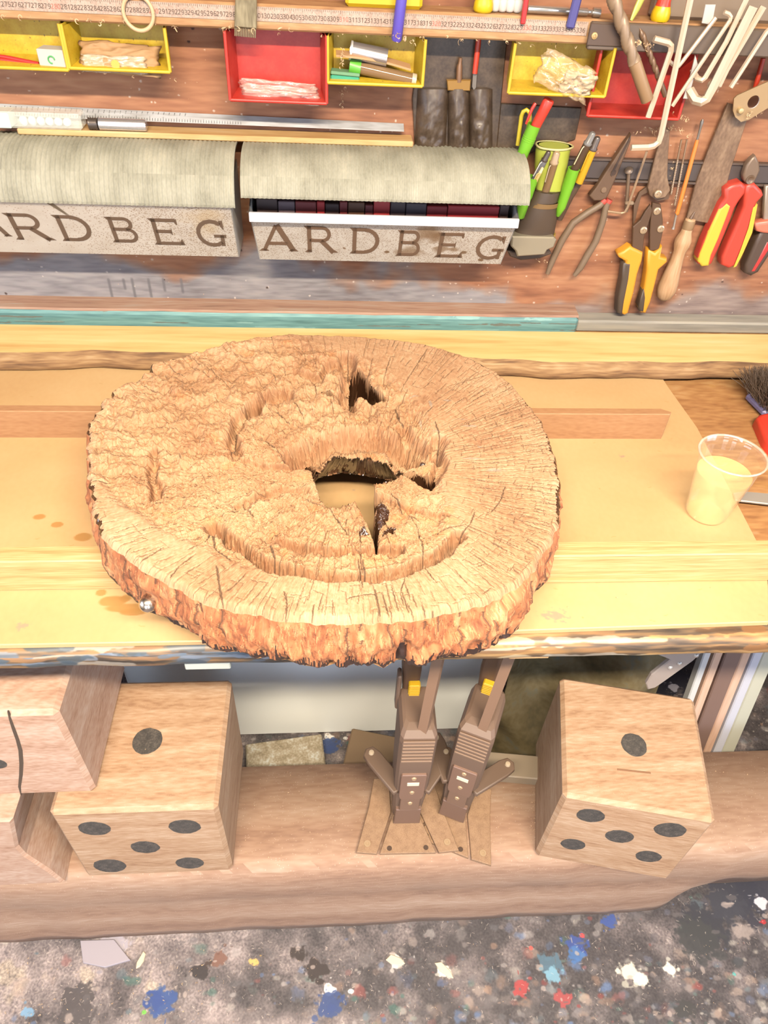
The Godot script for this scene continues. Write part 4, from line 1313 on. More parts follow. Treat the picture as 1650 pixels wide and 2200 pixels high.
# ---------- on the wall ----------
# letters as strokes in a unit cell: x to the right, y up, height 1
func letter_strokes(ch: String) -> Array:
	var w := 0.14
	var r := []
	var bar := func(x0: float, y0: float, x1: float, y1: float, wd := 0.14) -> void:
		var d := (Vector2(x1, y1) - Vector2(x0, y0)).normalized().orthogonal() * wd * 0.5
		r.append([Vector2(x0, y0) + d, Vector2(x1, y1) + d, Vector2(x1, y1) - d, Vector2(x0, y0) - d])
	var arc := func(cx: float, cy: float, rx: float, ry: float, a0: float, a1: float, wd := 0.14) -> void:
		var n := 12
		for i in n:
			var p := deg_to_rad(lerpf(a0, a1, float(i) / n)); var q := deg_to_rad(lerpf(a0, a1, float(i + 1) / n))
			r.append([Vector2(cx + cos(p) * rx, cy + sin(p) * ry), Vector2(cx + cos(q) * rx, cy + sin(q) * ry), Vector2(cx + cos(q) * (rx - wd), cy + sin(q) * (ry - wd * 0.85)), Vector2(cx + cos(p) * (rx - wd), cy + sin(p) * (ry - wd * 0.85))])
	var serif := func(x: float, y: float, up: float) -> void:
		r.append([Vector2(x - 0.17, y), Vector2(x + 0.17, y), Vector2(x + 0.07, y + 0.09 * up), Vector2(x - 0.07, y + 0.09 * up)])
	if ch in "RDBE":
		bar.call(0.2, 0, 0.2, 1, 0.16)
		r.append([Vector2(0.0, 1.0), Vector2(0.28, 1.0), Vector2(0.28, 0.88), Vector2(0.13, 0.88)])
		r.append([Vector2(0.02, 0.0), Vector2(0.28, 0.0), Vector2(0.28, 0.1), Vector2(0.12, 0.1)])
	match ch:
		"A":
			bar.call(0.14, 0.02, 0.62, 0.98, 0.12); bar.call(0.64, 1.0, 1.16, 0.02, 0.19); bar.call(0.3, 0.3, 0.98, 0.3, 0.12)
			serif.call(0.14, 0.0, 1.0); serif.call(1.16, 0.0, 1.0)
		"R":
			bar.call(0.2, 0.94, 0.72, 0.94, 0.12); bar.call(0.2, 0.46, 0.72, 0.46, 0.12)
			arc.call(0.7, 0.7, 0.34, 0.3, -90, 90)
			bar.call(0.66, 0.46, 1.14, 0.0, 0.17); r.append([Vector2(1.0, 0), Vector2(1.32, 0), Vector2(1.2, 0.09), Vector2(1.0, 0.12)])
		"D":
			bar.call(0.2, 0.94, 0.62, 0.94, 0.12); bar.call(0.2, 0.06, 0.62, 0.06, 0.12)
			arc.call(0.6, 0.5, 0.6, 0.5, -90, 90, 0.16)
		"B":
			bar.call(0.2, 0.94, 0.72, 0.94, 0.12); bar.call(0.2, 0.53, 0.76, 0.53, 0.12); bar.call(0.2, 0.06, 0.76, 0.06, 0.12)
			arc.call(0.7, 0.74, 0.3, 0.26, -90, 90); arc.call(0.74, 0.29, 0.34, 0.29, -90, 90)
		"E":
			bar.call(0.2, 0.94, 1.02, 0.94, 0.12); bar.call(0.2, 0.52, 0.8, 0.52, 0.12); bar.call(0.2, 0.06, 1.12, 0.06, 0.12)
			r.append([Vector2(0.96, 0.92), Vector2(1.06, 1.0), Vector2(1.06, 0.78), Vector2(0.98, 0.82)]); r.append([Vector2(1.0, 0.1), Vector2(1.1, 0.24), Vector2(1.18, 0.0), Vector2(1.0, 0.0)]); r.append([Vector2(0.72, 0.5), Vector2(0.8, 0.66), Vector2(0.8, 0.38), Vector2(0.72, 0.5)])
		"G":
			arc.call(0.66, 0.5, 0.62, 0.52, 48, 312, 0.16)
			bar.call(1.04, 0.02, 1.04, 0.44, 0.15); bar.call(0.72, 0.4, 1.2, 0.4, 0.11)
			r.append([Vector2(0.98, 0.98), Vector2(1.14, 0.98), Vector2(1.14, 0.64), Vector2(1.02, 0.78)])
	return r

func letter_boxes() -> void:
	var ribs := tex_mat(grain(512, 256, [col(140, 136, 118), col(166, 162, 142), col(182, 178, 158), col(204, 196, 172)], 81, 1, 1, 0.012, 0.16, 0.35, 1.1), 0.75, Vector3(4, 4, 1))
	for k in 2:
		var sx0 := -0.60 if k == 0 else -0.1125
		var sx1 := -0.128 if k == 0 else 0.272
		var o := thing("metal_letter_box", "grey ribbed roofed metal box at the left edge of the wall, lid shut" if k == 0 else "grey ribbed roofed metal box right of the shut one, lid ajar over red boxes", "box", Vector3((sx0 + sx1) / 2, 1.05, -1.08), "roofed metal boxes on the wall")
		# ribbed lid, curved from the wall to its front lip
		var lip := Vector2(-1.008, 1.1445) if k == 0 else Vector2(-1.0, 1.161)
		var back := Vector2(-1.122, 1.196)
		var st := mb()
		st.set_smooth_group(1)
		var lead: float = 0.002 if k == 0 else 0.004
		var nx := int((sx1 - sx0 + lead * 2) / 0.0062) * 4
		var g := []
		var M := 18
		for i in nx + 1:
			var x := sx0 - lead + (sx1 - sx0 + lead * 2) * i / nx
			var rib := 0.0011 * cos(TAU * i / 4.0)
			for j in M + 1:
				var f := float(j) / M
				var z := lerpf(back.x, lip.x, 1.0 - pow(1.0 - f, 1.5))
				var y := lerpf(back.y, lip.y, pow(f, 1.9)) + 0.012 * sin(f * PI)
				var sl := atan2(y - 1.14, z + 1.15)
				g.append(Vector3(x, y + rib * sin(sl), z + rib * cos(sl)))
		for i in nx:
			for j in M:
				quad(st, g[i * (M + 1) + j], g[i * (M + 1) + j + 1], g[(i + 1) * (M + 1) + j + 1], g[(i + 1) * (M + 1) + j])
				quad(st, g[(i + 1) * (M + 1) + j] - Vector3(0, 0.003, 0), g[(i + 1) * (M + 1) + j + 1] - Vector3(0, 0.003, 0), g[i * (M + 1) + j + 1] - Vector3(0, 0.003, 0), g[i * (M + 1) + j] - Vector3(0, 0.003, 0))
		st.set_smooth_group(-1)
		for e in [0, nx]:
			for j in M:
				var a: Vector3 = g[e * (M + 1) + j]
				var b: Vector3 = g[e * (M + 1) + j + 1]
				quad(st, a, a - Vector3(0, 0.003, 0), b - Vector3(0, 0.003, 0), b)
		for i in nx:
			var a: Vector3 = g[i * (M + 1) + M]
			var b: Vector3 = g[(i + 1) * (M + 1) + M]
			quad(st, a, a - Vector3(0, 0.003, 0), b - Vector3(0, 0.003, 0), b)
		part(o, "ribbed_lid", st, ribs)
		# speckled galvanised tray
		var nz := FastNoiseLite.new(); nz.frequency = 0.012; nz.fractal_octaves = 3; nz.seed = 3 + k
		var t := grain(768, 256, [col(196, 184, 170), col(214, 204, 192), col(226, 218, 208)], 82 + k, 1, 1, 0.01, 0.2, 0.4, 1.0)
		for i in 9000:
			var x := rng.randf_range(0, 768); var y := rng.randf_range(0, 256)
			var p := clampf((x - 330.0) / 330.0, 0.03, 1.0) if k == 0 else 0.62 + 0.38 * clampf((x - 380.0) / 200.0, 0, 1)
			if rng.randf() > p: continue
			for dx in 2:
				for dy in 2: t.put(int(x) + dx, int(y) + dy, col(126, 96, 70), 0.7)
			if rng.randf() < 0.3: t.put(int(x) + 1, int(y), col(126, 96, 70), 0.6)
			if rng.randf() < 0.2: t.put(int(x), int(y) + 1, col(110, 84, 62), 0.6)
		if k == 0:
			t.blob(700, 70, 60, 80, col(196, 160, 104), 0.35, 0.5, nz, 0.7)
			for i in 30: t.line(366 + i, 2 + i * 2, 372 + i, 2 + i * 2, 8.0 - i * 0.2, col(112, 100, 86), 0.4)
		else:
			for q in [[520, 90, 46, 50], [545, 120, 40, 40], [490, 130, 30, 30], [560, 170, 26, 22], [470, 190, 50, 30], [610, 175, 20, 14]]: t.blob(q[0], q[1], q[2], q[3], col(124, 92, 66), 0.6, 0.7, nz, 0.6)
			for q in [[400, 196, 9], [700, 232, 10], [268, 180, 5], [640, 190, 12]]: t.blob(q[0], q[1], q[2], q[2], col(112, 80, 56), 0.8, 0.3, nz, 0.3)
		var top_y := 1.1415 if k == 0 else 1.1355
		var tz := -1.012 if k == 0 else -1.008
		var by := 1.0545 if k == 0 else 1.0515
		var bz := -1.05
		var in0 := 0.0 if k == 0 else 0.006
		var A := Vector3(sx0 + 0.004, top_y, tz)
		var B := Vector3(sx1 - 0.004, top_y, tz)
		var C := Vector3(sx1 - 0.004 - in0, by, bz)
		var D := Vector3(sx0 + 0.004 + in0, by, bz)
		st = mb()
		var n := Vector3(0, -(tz - bz), top_y - by).normalized() * 0.0016
		var fz := [[A, B, C, D]]
		tri_uv(st, A, D, C, Vector2(0, 0), Vector2(0, 1), Vector2(1, 1))
		tri_uv(st, A, C, B, Vector2(0, 0), Vector2(1, 1), Vector2(1, 0))
		part(o, "tray_front", st, tex_mat(t, 0.4))
		st = mb()
		var wv := Vector3(0, 0, -1)
		for q in [[A, D, 1.0], [B, C, -1.0]]:
			var a: Vector3 = q[0]; var b: Vector3 = q[1]
			var a2 := Vector3(a.x, 1.17, WALL + 0.001); var b2 := Vector3(b.x, b.y, WALL + 0.001)
			var th := Vector3(0.0015 * q[2], 0, 0)
			for pair in [[a, b, b2, a2], [a2 + th, b2 + th, b + th, a + th]]:
				if q[2] > 0: quad(st, pair[3], pair[2], pair[1], pair[0])
				else: quad(st, pair[0], pair[1], pair[2], pair[3])
			quad(st, a, a + th, b + th, b)
		quad(st, D, Vector3(D.x, D.y, WALL + 0.001), Vector3(C.x, C.y, WALL + 0.001), C)
		quad(st, B - n * 1.0, C - n, D - n, A - n)
		part(o, "tray_shell", st, mat(206, 202, 196, 0.45))
		if k == 1:
			st = mb()
			box2(st, Vector3(A.x, top_y - 0.012, tz - 0.0025), Vector3(B.x, top_y + 0.001, tz + 0.0022), 0.0008)
			part(o, "rolled_lip", st, mat(226, 224, 228, 0.35))
		# the name cut through its front
		var xs := [[-50, 24], [28, 118], [128, 210], [236, 312], [326, 404], [420, 494]] if k == 0 else [[558, 638], [653, 724], [748, 817], [846, 909], [929, 998], [1012, 1080]]
		var ys := [[456, 506], [458, 514], [462, 517], [466, 520], [469, 525], [472, 528]] if k == 0 else [[482, 538], [485, 541], [489, 544], [494, 549], [499, 552], [505, 556]]
		for i in 6:
			st = mb()
			var base := on_z(xs[i][0], ys[i][1], 0)
			# foot of the letter on the sloping front
			var hit := func(px: float, py: float) -> Vector3:
				var d := ray(px, py)
				var nn := (D - A).cross(B - A).normalized()
				return cam_at + d * ((A - cam_at).dot(nn) / d.dot(nn))
			var lo: Vector3 = hit.call(xs[i][0] + (6 if k == 0 else 2), ys[i][1])
			var hi: Vector3 = hit.call(xs[i][0] + (6 if k == 0 else 2), ys[i][0])
			var rt: Vector3 = hit.call(xs[i][1], ys[i][1])
			var hgt := (lo - hi).length()
			var vy := (A - D).normalized()
			vy = (vy - Vector3(vy.x, 0, 0)).normalized()
			var vz := Vector3.RIGHT.cross(vy)
			var wid: float = rt.x - lo.x
			var fr := Transform3D(Basis(Vector3.RIGHT, vy, vz), Vector3(lo.x, lo.y, lo.z))
			var sc: float = wid / 1.28
			hgt = (hi.y - lo.y) / vy.y
			for s in letter_strokes("ARDBEG"[i]):
				var poly := PackedVector2Array()
				for p in s: poly.append(Vector2(p.x * sc, p.y * hgt))
				prism(st, poly, -0.0005, 0.0005 + 0.00002 * (i % 3), 0.0001, 1, fr)
			part(o, "letter", st, mat(112, 88, 68, 0.8) if k == 0 else mat(122, 92, 68, 0.8))
		if k == 1:
			# what lies inside
			var xs2 := -0.10
			var nth := ["at the very left", "second from the left", "third from the left", "fourth from the left", "fifth from the left", "sixth from the left", "left of the middle", "in the middle", "right of the middle", "sixth from the right", "fifth from the right", "fourth from the right", "second from the right", "at the very right"]
			var cols := [[70, 50, 46, 0.03], [112, 92, 96, 0.024], [126, 50, 48, 0.03], [176, 44, 46, 0.012], [62, 40, 38, 0.02], [120, 40, 40, 0.012], [96, 60, 38, 0.024], [110, 44, 44, 0.012], [178, 50, 50, 0.024], [66, 50, 52, 0.022], [70, 58, 64, 0.03], [140, 36, 40, 0.03], [166, 40, 44, 0.075], [74, 48, 42, 0.014]]
			for c in cols:
				var ww: float = c[3]
				st = at0(Vector3(xs2 + ww / 2, 1.08, -1.06))
				box2(st, Vector3(xs2, 1.088, -1.11), Vector3(xs2 + ww - 0.001, 1.143 + rng.randf_range(-0.003, 0.003), -1.036), 0.001)
				single("narrow_carton", "%s %s carton %s under the lid of the open metal box" % ["wide" if ww > 0.028 else "thin", "dark" if c[0] < 100 else ("red" if c[0] > 120 else "maroon"), nth[cols.find(c)]], "carton", org, st, mat(c[0], c[1], c[2], 0.5), "cartons inside the open metal box")
				xs2 += ww

func shelf() -> void:
	# a narrow shelf along the top, a paper measuring tape stuck to its face
	var a := on_z(0, 36, -1.076)
	var b := on_z(1262, 100, -1.076)
	var y0 := (a.y + b.y) / 2
	shelf_y = y0
	var y1 := y0 + 0.0275
	var wood := tex_mat(grain(1024, 128, [col(158, 108, 68), col(186, 136, 88), col(204, 156, 106), col(216, 180, 134)], 91, 12, 1, 0.02, 0.1, 0.5, 1.3), 0.65, Vector3(1.5, 14, 1))
	var o := thing("tool_shelf", "narrow wooden shelf across the top of the wall with a paper tape on its face", "shelf", Vector3(0, y0, -1.09))
	var st := mb()
	box2(st, Vector3(-0.9, y0, WALL), Vector3(1.1, y1, -1.076), 0.002)
	part(o, "shelf_board", st, wood)
	st = mb()
	box2(st, Vector3(-0.9, y0 + 0.0095, -1.0762), Vector3(0.331, y0 + 0.0245, -1.0752), 0.0002)
	var tape := part(o, "paper_tape", st, tex_mat(grain(512, 64, [col(180, 152, 134), col(204, 178, 160), col(216, 194, 178)], 92, 1, 1, 0.03, 0.2, 0.6, 1.6), 0.8, Vector3(3, 20, 1)))
	st = mb()
	var x0 := on_z(0, 20, -1.075).x
	var per := 0.0116
	for i in 62:
		var x := x0 + i * per + 0.004
		for q in 5:
			var hh := 0.0036 if q == 0 else 0.002
			box2(st, Vector3(x + q * per / 5, y0 + 0.0242 - hh, -1.0753), Vector3(x + q * per / 5 + 0.0004, y0 + 0.0242, -1.0749), 0.0)
	part(tape, "tick_marks", st, mat(120, 96, 82, 0.8))
	var f := SystemFont.new()
	f.font_names = PackedStringArray(["Droid Sans Mono"])
	for i in 62:
		var n := 275 + i
		var tm := TextMesh.new()
		tm.text = str(n)
		tm.font = f
		tm.font_size = 16
		tm.pixel_size = 0.00042
		tm.depth = 0.0003
		tm.curve_step = 4.0
		var mi := MeshInstance3D.new()
		mi.name = "printed_number"
		mi.mesh = tm
		mi.material_override = mat(104, 80, 68, 0.8) if n % 10 != 0 else mat(206, 120, 100, 0.8)
		tape.add_child(mi, true)
		mi.position = Vector3(x0 + i * per + 0.0085, y0 + 0.0152, -1.075) - o.position
	# the dark magnetic strip bolted on at the right
	o = thing("magnetic_strip", "dark steel tool strip screwed along the shelf face at the upper right", "tool rack", on_z(1450, 105, -1.072))
	st = mb()
	box2(st, Vector3(0.333, y0 - 0.004, -1.0758), Vector3(1.0, y0 + 0.026, -1.066), 0.0015)
	part(o, "steel_bar", st, mat(124, 106, 92, 0.5, 0.2))
	st = mb()
	box2(st, Vector3(0.331, y0 + 0.001, -1.0659), Vector3(0.378, y0 + 0.025, -1.064), 0.0012)
	part(o, "end_plate", st, mat(98, 76, 62, 0.5))
	st = mb()
	lathe(st, [Vector2(0.0042, 0), Vector2(0.0038, 0.0012), Vector2(0.002, 0.0016), Vector2(0.0016, 0.0009), Vector2(0, 0.0009)], Transform3D(Basis(Vector3.RIGHT, PI / 2), on_z(1277, 77, -1.064)), 16)
	part(o, "screw", st, mat(226, 190, 132, 0.35, 0.5))
	o = thing("magnetic_strip", "dark lower tool strip on the wall behind pliers, snips and file", "tool rack", wp(1400, 365, 0.006))
	var l := wp(1245, 345, 0.012)
	st = mb()
	box2(st, Vector3(0.325, l.y - 0.026, WALL), Vector3(1.0, l.y, WALL + 0.008), 0.001)
	part(o, "steel_bar", st, mat(96, 84, 80, 0.5, 0.2))
	st = mb()
	box2(st, Vector3(0.325, l.y - 0.0005, WALL), Vector3(1.0, l.y + 0.003, WALL + 0.011), 0.001)
	box2(st, Vector3(0.325, l.y - 0.03, WALL), Vector3(1.0, l.y - 0.0265, WALL + 0.011), 0.001)
	part(o, "bar_flange", st, mat(110, 92, 82, 0.5, 0.2))
	# things along the shelf's top edge
	st = at0(on_z(870, 4, -1.091))
	var q := on_z(742, 2, -1.082); var q2 := on_z(908, 11, -1.082)
	box2(st, Vector3(q.x, y1, -1.11), Vector3(q2.x, y1 + 0.03, -1.082), 0.004)
	single("yellow_case", "flat yellow plastic case on the shelf just above the blue rod", "case", org, st, mat(248, 206, 40, 0.4))
	st = at0(on_z(1040, 10, -1.084))
	lathe(st, [Vector2(0, 0), Vector2(0.010, 0), Vector2(0.0125, 0.003), Vector2(0.012, 0.01), Vector2(0.009, 0.018), Vector2(0.009, 0.035), Vector2(0, 0.035)], Transform3D(Basis(), Vector3(org.x, y1, -1.088)), 20)
	single("yellow_stopper", "round yellow plastic stopper standing on the shelf edge beside white plugs", "cap", org, st, mat(250, 208, 30, 0.4))
	for i in 4:
		st = at0(on_z(1066 + i * 16, 5, -1.091))
		lathe(st, [Vector2(0, 0), Vector2(0.004, 0.0008), Vector2(0.0058, 0.003), Vector2(0.0058, 0.012), Vector2(0.004, 0.017), Vector2(0, 0.018)], Transform3D(Basis(), Vector3(org.x, y1, -1.094)), 14)
		single("foam_plug", "small white rounded plug on the shelf, %s the yellow stopper" % ["next to", "second from", "third from", "farthest from"][i], "plug", org, st, mat(240, 232, 222, 0.7), "white plugs on the shelf")
	o = thing("socket_extension", "long chrome extension bar lying on the shelf behind red and blue pegs", "tool", on_z(1210, 15, -1.091))
	st = mb()
	var c0 := on_z(1135, 12, -1.088); var c1 := on_z(1290, 22, -1.088)
	c0.y = y1 + 0.0055; c1.y = y1 + 0.0055
	tube(st, [c0, c0.lerp(c1, 0.82), c0.lerp(c1, 0.83), c0.lerp(c1, 0.9)], [0.0045, 0.0045, 0.0032, 0.0032], 14)
	part(o, "shaft", st, mat(216, 212, 206, 0.25, 0.9, 0.8))
	st = mb()
	tube(st, [c0.lerp(c1, 0.9), c1], [0.0055, 0.0055], 14)
	part(o, "drive_socket", st, mat(206, 200, 190, 0.25, 0.9, 0.8))
	st = at0(on_z(1129, 12, -1.071))
	box(st, Vector3.ZERO, Vector3(0.006, 0.04, 0.006), 0.001, Transform3D(Basis(), Vector3(org.x, y1 + 0.012, -1.0725)))
	single("red_peg", "thin red plastic peg upright at the left end of the chrome bar", "peg", org, st, mat(214, 44, 44, 0.4))
	st = at0(on_z(1237, 12, -1.071))
	box(st, Vector3.ZERO, Vector3(0.011, 0.045, 0.007), 0.002, Transform3D(Basis(Vector3(0, 0, 1), -0.08), Vector3(org.x, y1 + 0.012, -1.0725)))
	single("blue_peg", "dark blue plastic clip upright across the right part of the chrome bar", "peg", org, st, mat(86, 80, 150, 0.4))
	# screwdriver with a red and yellow handle standing on the shelf
	o = thing("screwdriver", "stubby red screwdriver handle with yellow end standing on the shelf", "screwdriver", on_z(1425, 40, -1.074))
	var hb := Vector3(org.x, y1, -1.086)
	st = mb()
	lathe(st, [Vector2(0, 0), Vector2(0.0105, 0), Vector2(0.0122, 0.003), Vector2(0.0118, 0.01), Vector2(0.0095, 0.016)], Transform3D(Basis(), hb), 18)
	part(o, "yellow_end", st, mat(252, 206, 28, 0.35))
	st = mb()
	lathe(st, [Vector2(0.0095, 0.016), Vector2(0.0085, 0.02), Vector2(0.0085, 0.05), Vector2(0, 0.052)], Transform3D(Basis(), hb), 18)
	part(o, "red_grip", st, mat(232, 72, 44, 0.35))
	st = at0(on_z(1360, 10, -1.086))
	tube(st, [Vector3(0.386, y1, -1.078), Vector3(0.391, y1 + 0.012, -1.082), Vector3(0.402, y1 + 0.04, -1.091)], [0.002, 0.0045, 0.006], 12, false, 0.5)
	single("green_clip", "pale green curved plastic clip on the shelf beside the red screwdriver", "clip", org, st, mat(206, 206, 96, 0.4))
	st = at0(on_z(1480, 5, -1.1))
	box2(st, Vector3(0.42, y1, -1.12), Vector3(0.62, y1 + 0.05, -1.098), 0.004)
	single("grey_case", "dull grey case at the back of the shelf behind the red screwdriver", "case", org, st, mat(150, 128, 106, 0.6))
	# wooden ring hanging on the tape
	st = at0(on_z(297, 28, -1.072))
	var ring := []
	for i in 29: 
		var an := TAU * i / 28.0
		ring.append(org + Vector3(cos(an) * 0.0178, sin(an) * 0.0182, 0.0))
	tube(st, ring, 0.0024, 10)
	single("wooden_ring", "thin pale wooden ring hanging in front of the shelf tape at the left", "ring", org, st, mat(232, 196, 152, 0.5))
	# worn flat brush
	o = thing("flat_brush", "worn grey flat brush with short bristles hanging over the red bin's corner", "brush", on_z(527, 40, -1.066))
	st = mb()
	slab(st, [508, -60, 552, -60, 551, 62, 503, 58], -1.072, -1.065, 0.001)
	part(o, "blade", st, tex_mat(grain(128, 256, [col(120, 106, 76), col(150, 136, 104), col(172, 158, 124)], 93, 1, 10, 0.03, 0.12, 0.5, 1.5), 0.6, Vector3(15, 15, 1)))
	st = mb()
	for i in 13:
		var p0 := on_z(505 + i * 3.65, 58 + i * 0.3, -1.0685); var p1 := on_z(505 + i * 3.6, 77 + i * 0.35, -1.0685)
		tube(st, [p0, p1], 0.0009, 5)
	part(o, "bristles", st, mat(150, 134, 100, 0.7))
	# blue rod
	st = at0(on_z(855, 60, -1.064))
	tube(st, [on_z(866, -30, -1.066), on_z(852, 84, -1.063), on_z(851, 89, -1.063)], [0.0068, 0.0068, 0.005], 12)
	single("blue_rod", "violet blue plastic rod hanging over the shelf edge above the yellow bin", "rod", org, st, mat(108, 92, 206, 0.35))

func bin(label: String, px: Array, color: StandardMaterial3D, zf: float, depth: float, group: String) -> Node3D:
	# px: left, top, right, bottom of the rim; the back is smaller, the front rim slopes out at its foot
	var a := on_z(px[0], px[3], zf)
	var b := on_z(px[2], px[3] + (px[2] - px[0]) * 0.05, zf)
	var c := on_z(px[0], px[1], zf)
	var x0 := a.x; var x1 := b.x
	var y0 := (a.y + b.y) / 2; var y1: float = min(c.y, shelf_y - 0.0005)
	var o := thing("storage_bin", label, "bin", Vector3((x0 + x1) / 2, y0, zf - depth / 2), group)
	var st := mb()
	var th := 0.0022
	var zb := zf - depth
	var i0 := 0.006
	# outer and inner skins
	var F := [Vector3(x0, y0, zf), Vector3(x1, y0, zf), Vector3(x1, y1, zf), Vector3(x0, y1, zf)]
	var B := [Vector3(x0 + i0, y0 + 0.004, zb), Vector3(x1 - i0, y0 + 0.004, zb), Vector3(x1 - i0, y1, zb), Vector3(x0 + i0, y1, zb)]
	var FI := [Vector3(x0 + th, y0 + th, zf), Vector3(x1 - th, y0 + th, zf), Vector3(x1 - th, y1 - th, zf), Vector3(x0 + th, y1 - th, zf)]
	var BI := [Vector3(x0 + i0 + th, y0 + 0.004 + th, zb + th), Vector3(x1 - i0 - th, y0 + 0.004 + th, zb + th), Vector3(x1 - i0 - th, y1 - th, zb + th), Vector3(x0 + i0 + th, y1 - th, zb + th)]
	for i in [0, 1, 3]:  # open at the top
		var j: int = (i + 1) % 4
		quad(st, F[j], F[i], B[i], B[j])
		quad(st, FI[i], FI[j], BI[j], BI[i])
	quad(st, B[1], B[0], B[3], B[2])
	quad(st, BI[0], BI[1], BI[2], BI[3])
	part(o, "tray", st, color)
	st = mb()
	var r := 0.0022
	for q in [[F[0], F[1]], [F[3], F[0]], [F[2], F[1]]]:
		tube(st, [q[0] + Vector3(0, 0, 0.0006), q[1] + Vector3(0, 0, 0.0006)], r, 10)
	part(o, "rolled_rim", st, color)
	return o

func bins() -> void:
	var yt := grain(256, 256, [col(214, 168, 30), col(236, 196, 48), col(246, 214, 74)], 101, 1, 1, 0.02, 0.1, 0.4, 1.0)
	var nz := FastNoiseLite.new(); nz.frequency = 0.1
	for i in 40: yt.blob(rng.randf_range(0, 256), rng.randf_range(0, 256), rng.randf_range(0.7, 2.6), rng.randf_range(0.7, 3.4), col(110, 84, 40), 0.6, 0.5, nz)
	var yel := tex_mat(yt, 0.45, Vector3(9, 9, 1))
	var red := tex_mat(grain(256, 256, [col(198, 48, 38), col(218, 62, 48), col(228, 84, 64)], 102, 1, 1, 0.02, 0.1, 0.4, 0.9), 0.4, Vector3(8, 8, 1))
	var g := "plastic storage bins hung under the shelf"
	bin("leftmost yellow storage bin, cut by the frame, holding red straws and a small white box", [-60, 25, 148, 141], yel, -1.066, 0.048, g)
	bin("second yellow storage bin from the left, holding a brown paper packet", [151, 33, 366, 145], yel, -1.066, 0.048, g)
	bin("red storage bin in the middle of the wall, holding flat clear packets", [495, 50, 702, 213], red, -1.066, 0.048, g)
	bin("yellow storage bin beside the middle red bin, crowded with tubes and a green box", [704, 60, 907, 176], yel, -1.066, 0.048, g)
	bin("right-hand yellow storage bin with a crumpled clear bag hanging out", [1092, 85, 1298, 198], yel, -1.066, 0.048, g)
	bin("red storage bin at the upper right behind drill bits and hex keys", [1262, 100, 1456, 247], red, -1.078, 0.045, g)
	# --- contents
	var st: SurfaceTool
	for i in 2:
		st = at0(on_z(50, 125 + i * 8, -1.08))
		tube(st, [on_z(-40, 118 + i * 8, -1.09), on_z(10, 122 + i * 7, -1.085), on_z(84 - i * 6, 137 + i * 2, -1.078)], 0.0022, 8)
		single("red_straw", ["upper of two thin red plastic straws lying in the leftmost yellow bin", "lower of two thin red plastic straws lying in the leftmost yellow bin"][i], "straw", org, st, mat(226, 58, 50, 0.4), "red straws in the leftmost bin")
	var o := thing("small_carton", "little white carton with a green arrow mark in the leftmost yellow bin", "box", on_z(118, 140, -1.08))
	st = mb()
	var bc := on_z(118, 122, -1.082)
	var bx := Transform3D(Basis(Vector3.UP, -0.1), bc)
	box(st, Vector3(0, 0, 0), Vector3(0.034, 0.02, 0.024), 0.001, bx)
	part(o, "carton", st, mat(226, 214, 200, 0.6))
	st = mb()
	var arc := []
	for i in 11: arc.append(bx * Vector3(cos(TAU * i / 13.0) * 0.004, sin(TAU * i / 13.0) * 0.004 - 0.001, 0.0123))
	tube(st, arc, 0.0009, 6)
	part(o, "recycling_mark", st, mat(90, 190, 110, 0.6))
	st = at0(on_z(260, 130, -1.085))
	pouch(st, on_z(258, 126, -1.083), Vector3(0.05, -0.002, 0), Vector3(0.0, 0.015, -0.012), 0.007, 0.003, 5)
	single("paper_packet", "crumpled brown paper packet lying in the second yellow bin", "packet", org, st, mat(196, 152, 104, 0.75))
	o = thing("clear_packet", "small clear packet with a yellow gear mark in front of the brown paper packet", "packet", on_z(240, 142, -1.076))
	st = mb()
	pouch(st, on_z(245, 138, -1.073), Vector3(0.04, 0, 0), Vector3(0, 0.009, -0.004), 0.003, 0.003, 8)
	part(o, "film", st, clear_mat(230, 214, 190, 0.2, 0.15))
	st = mb()
	var gear := PackedVector2Array()
	var gc := on_z(248, 139, -1.066)
	for i in 24: gear.append(Vector2(gc.x, gc.y) + Vector2(cos(TAU * i / 24), sin(TAU * i / 24)) * (0.0062 if i % 2 == 0 else 0.0048))
	prism(st, gear, -1.0662, -1.0656, 0.0001)
	part(o, "gear_mark", st, mat(236, 196, 90, 0.6))
	for i in 3:
		st = at0(on_z(605, 190 + i * 10, -1.09))
		pouch(st, on_z(598 + i * 4, 187 + i * 11, -1.095 + i * 0.009), Vector3(0.05, -0.002, 0), Vector3(0, 0.008, 0.004), 0.0025, 0.003, 20 + i)
		single("clear_packet", ["flat clear packet at the back of the middle red bin", "flat clear packet in the middle of the three in the red bin", "flat clear packet nearest the front rim of the middle red bin"][i], "packet", org, st, clear_mat(226, 206, 190, 0.2, 0.12), "clear packets in the middle red bin")
	# the crowded yellow bin
	o = thing("metal_tube", "short shiny silver tube lying on top of the heap in the yellow bin", "tube", on_z(790, 120, -1.085))
	st = mb()
	tube(st, [on_z(752, 108, -1.088), on_z(832, 124, -1.084)], 0.0105, 18)
	part(o, "barrel", st, mat(206, 202, 200, 0.2, 0.85, 0.8))
	st = mb()
	tube(st, [on_z(752, 108, -1.087), on_z(756, 109, -1.087)], 0.0112, 18)
	part(o, "end_ring", st, mat(230, 226, 220, 0.3, 0.6, 0.8))
	st = at0(on_z(800, 134, -1.08))
	var fold := []
	for i in 9:
		var f := i / 8.0
		var p := on_z(722 + 160 * f, 118 + 30 * f - 6 * sin(f * PI), -1.08 + 0.004 * sin(f * 7))
		fold.append([p + Vector3(0, -0.0012, 0.006), p + Vector3(0, 0.0012, 0.006), p + Vector3(0, 0.003, -0.014), p + Vector3(0, 0.0006, -0.014)])
	loft(st, fold, true, true, -1)
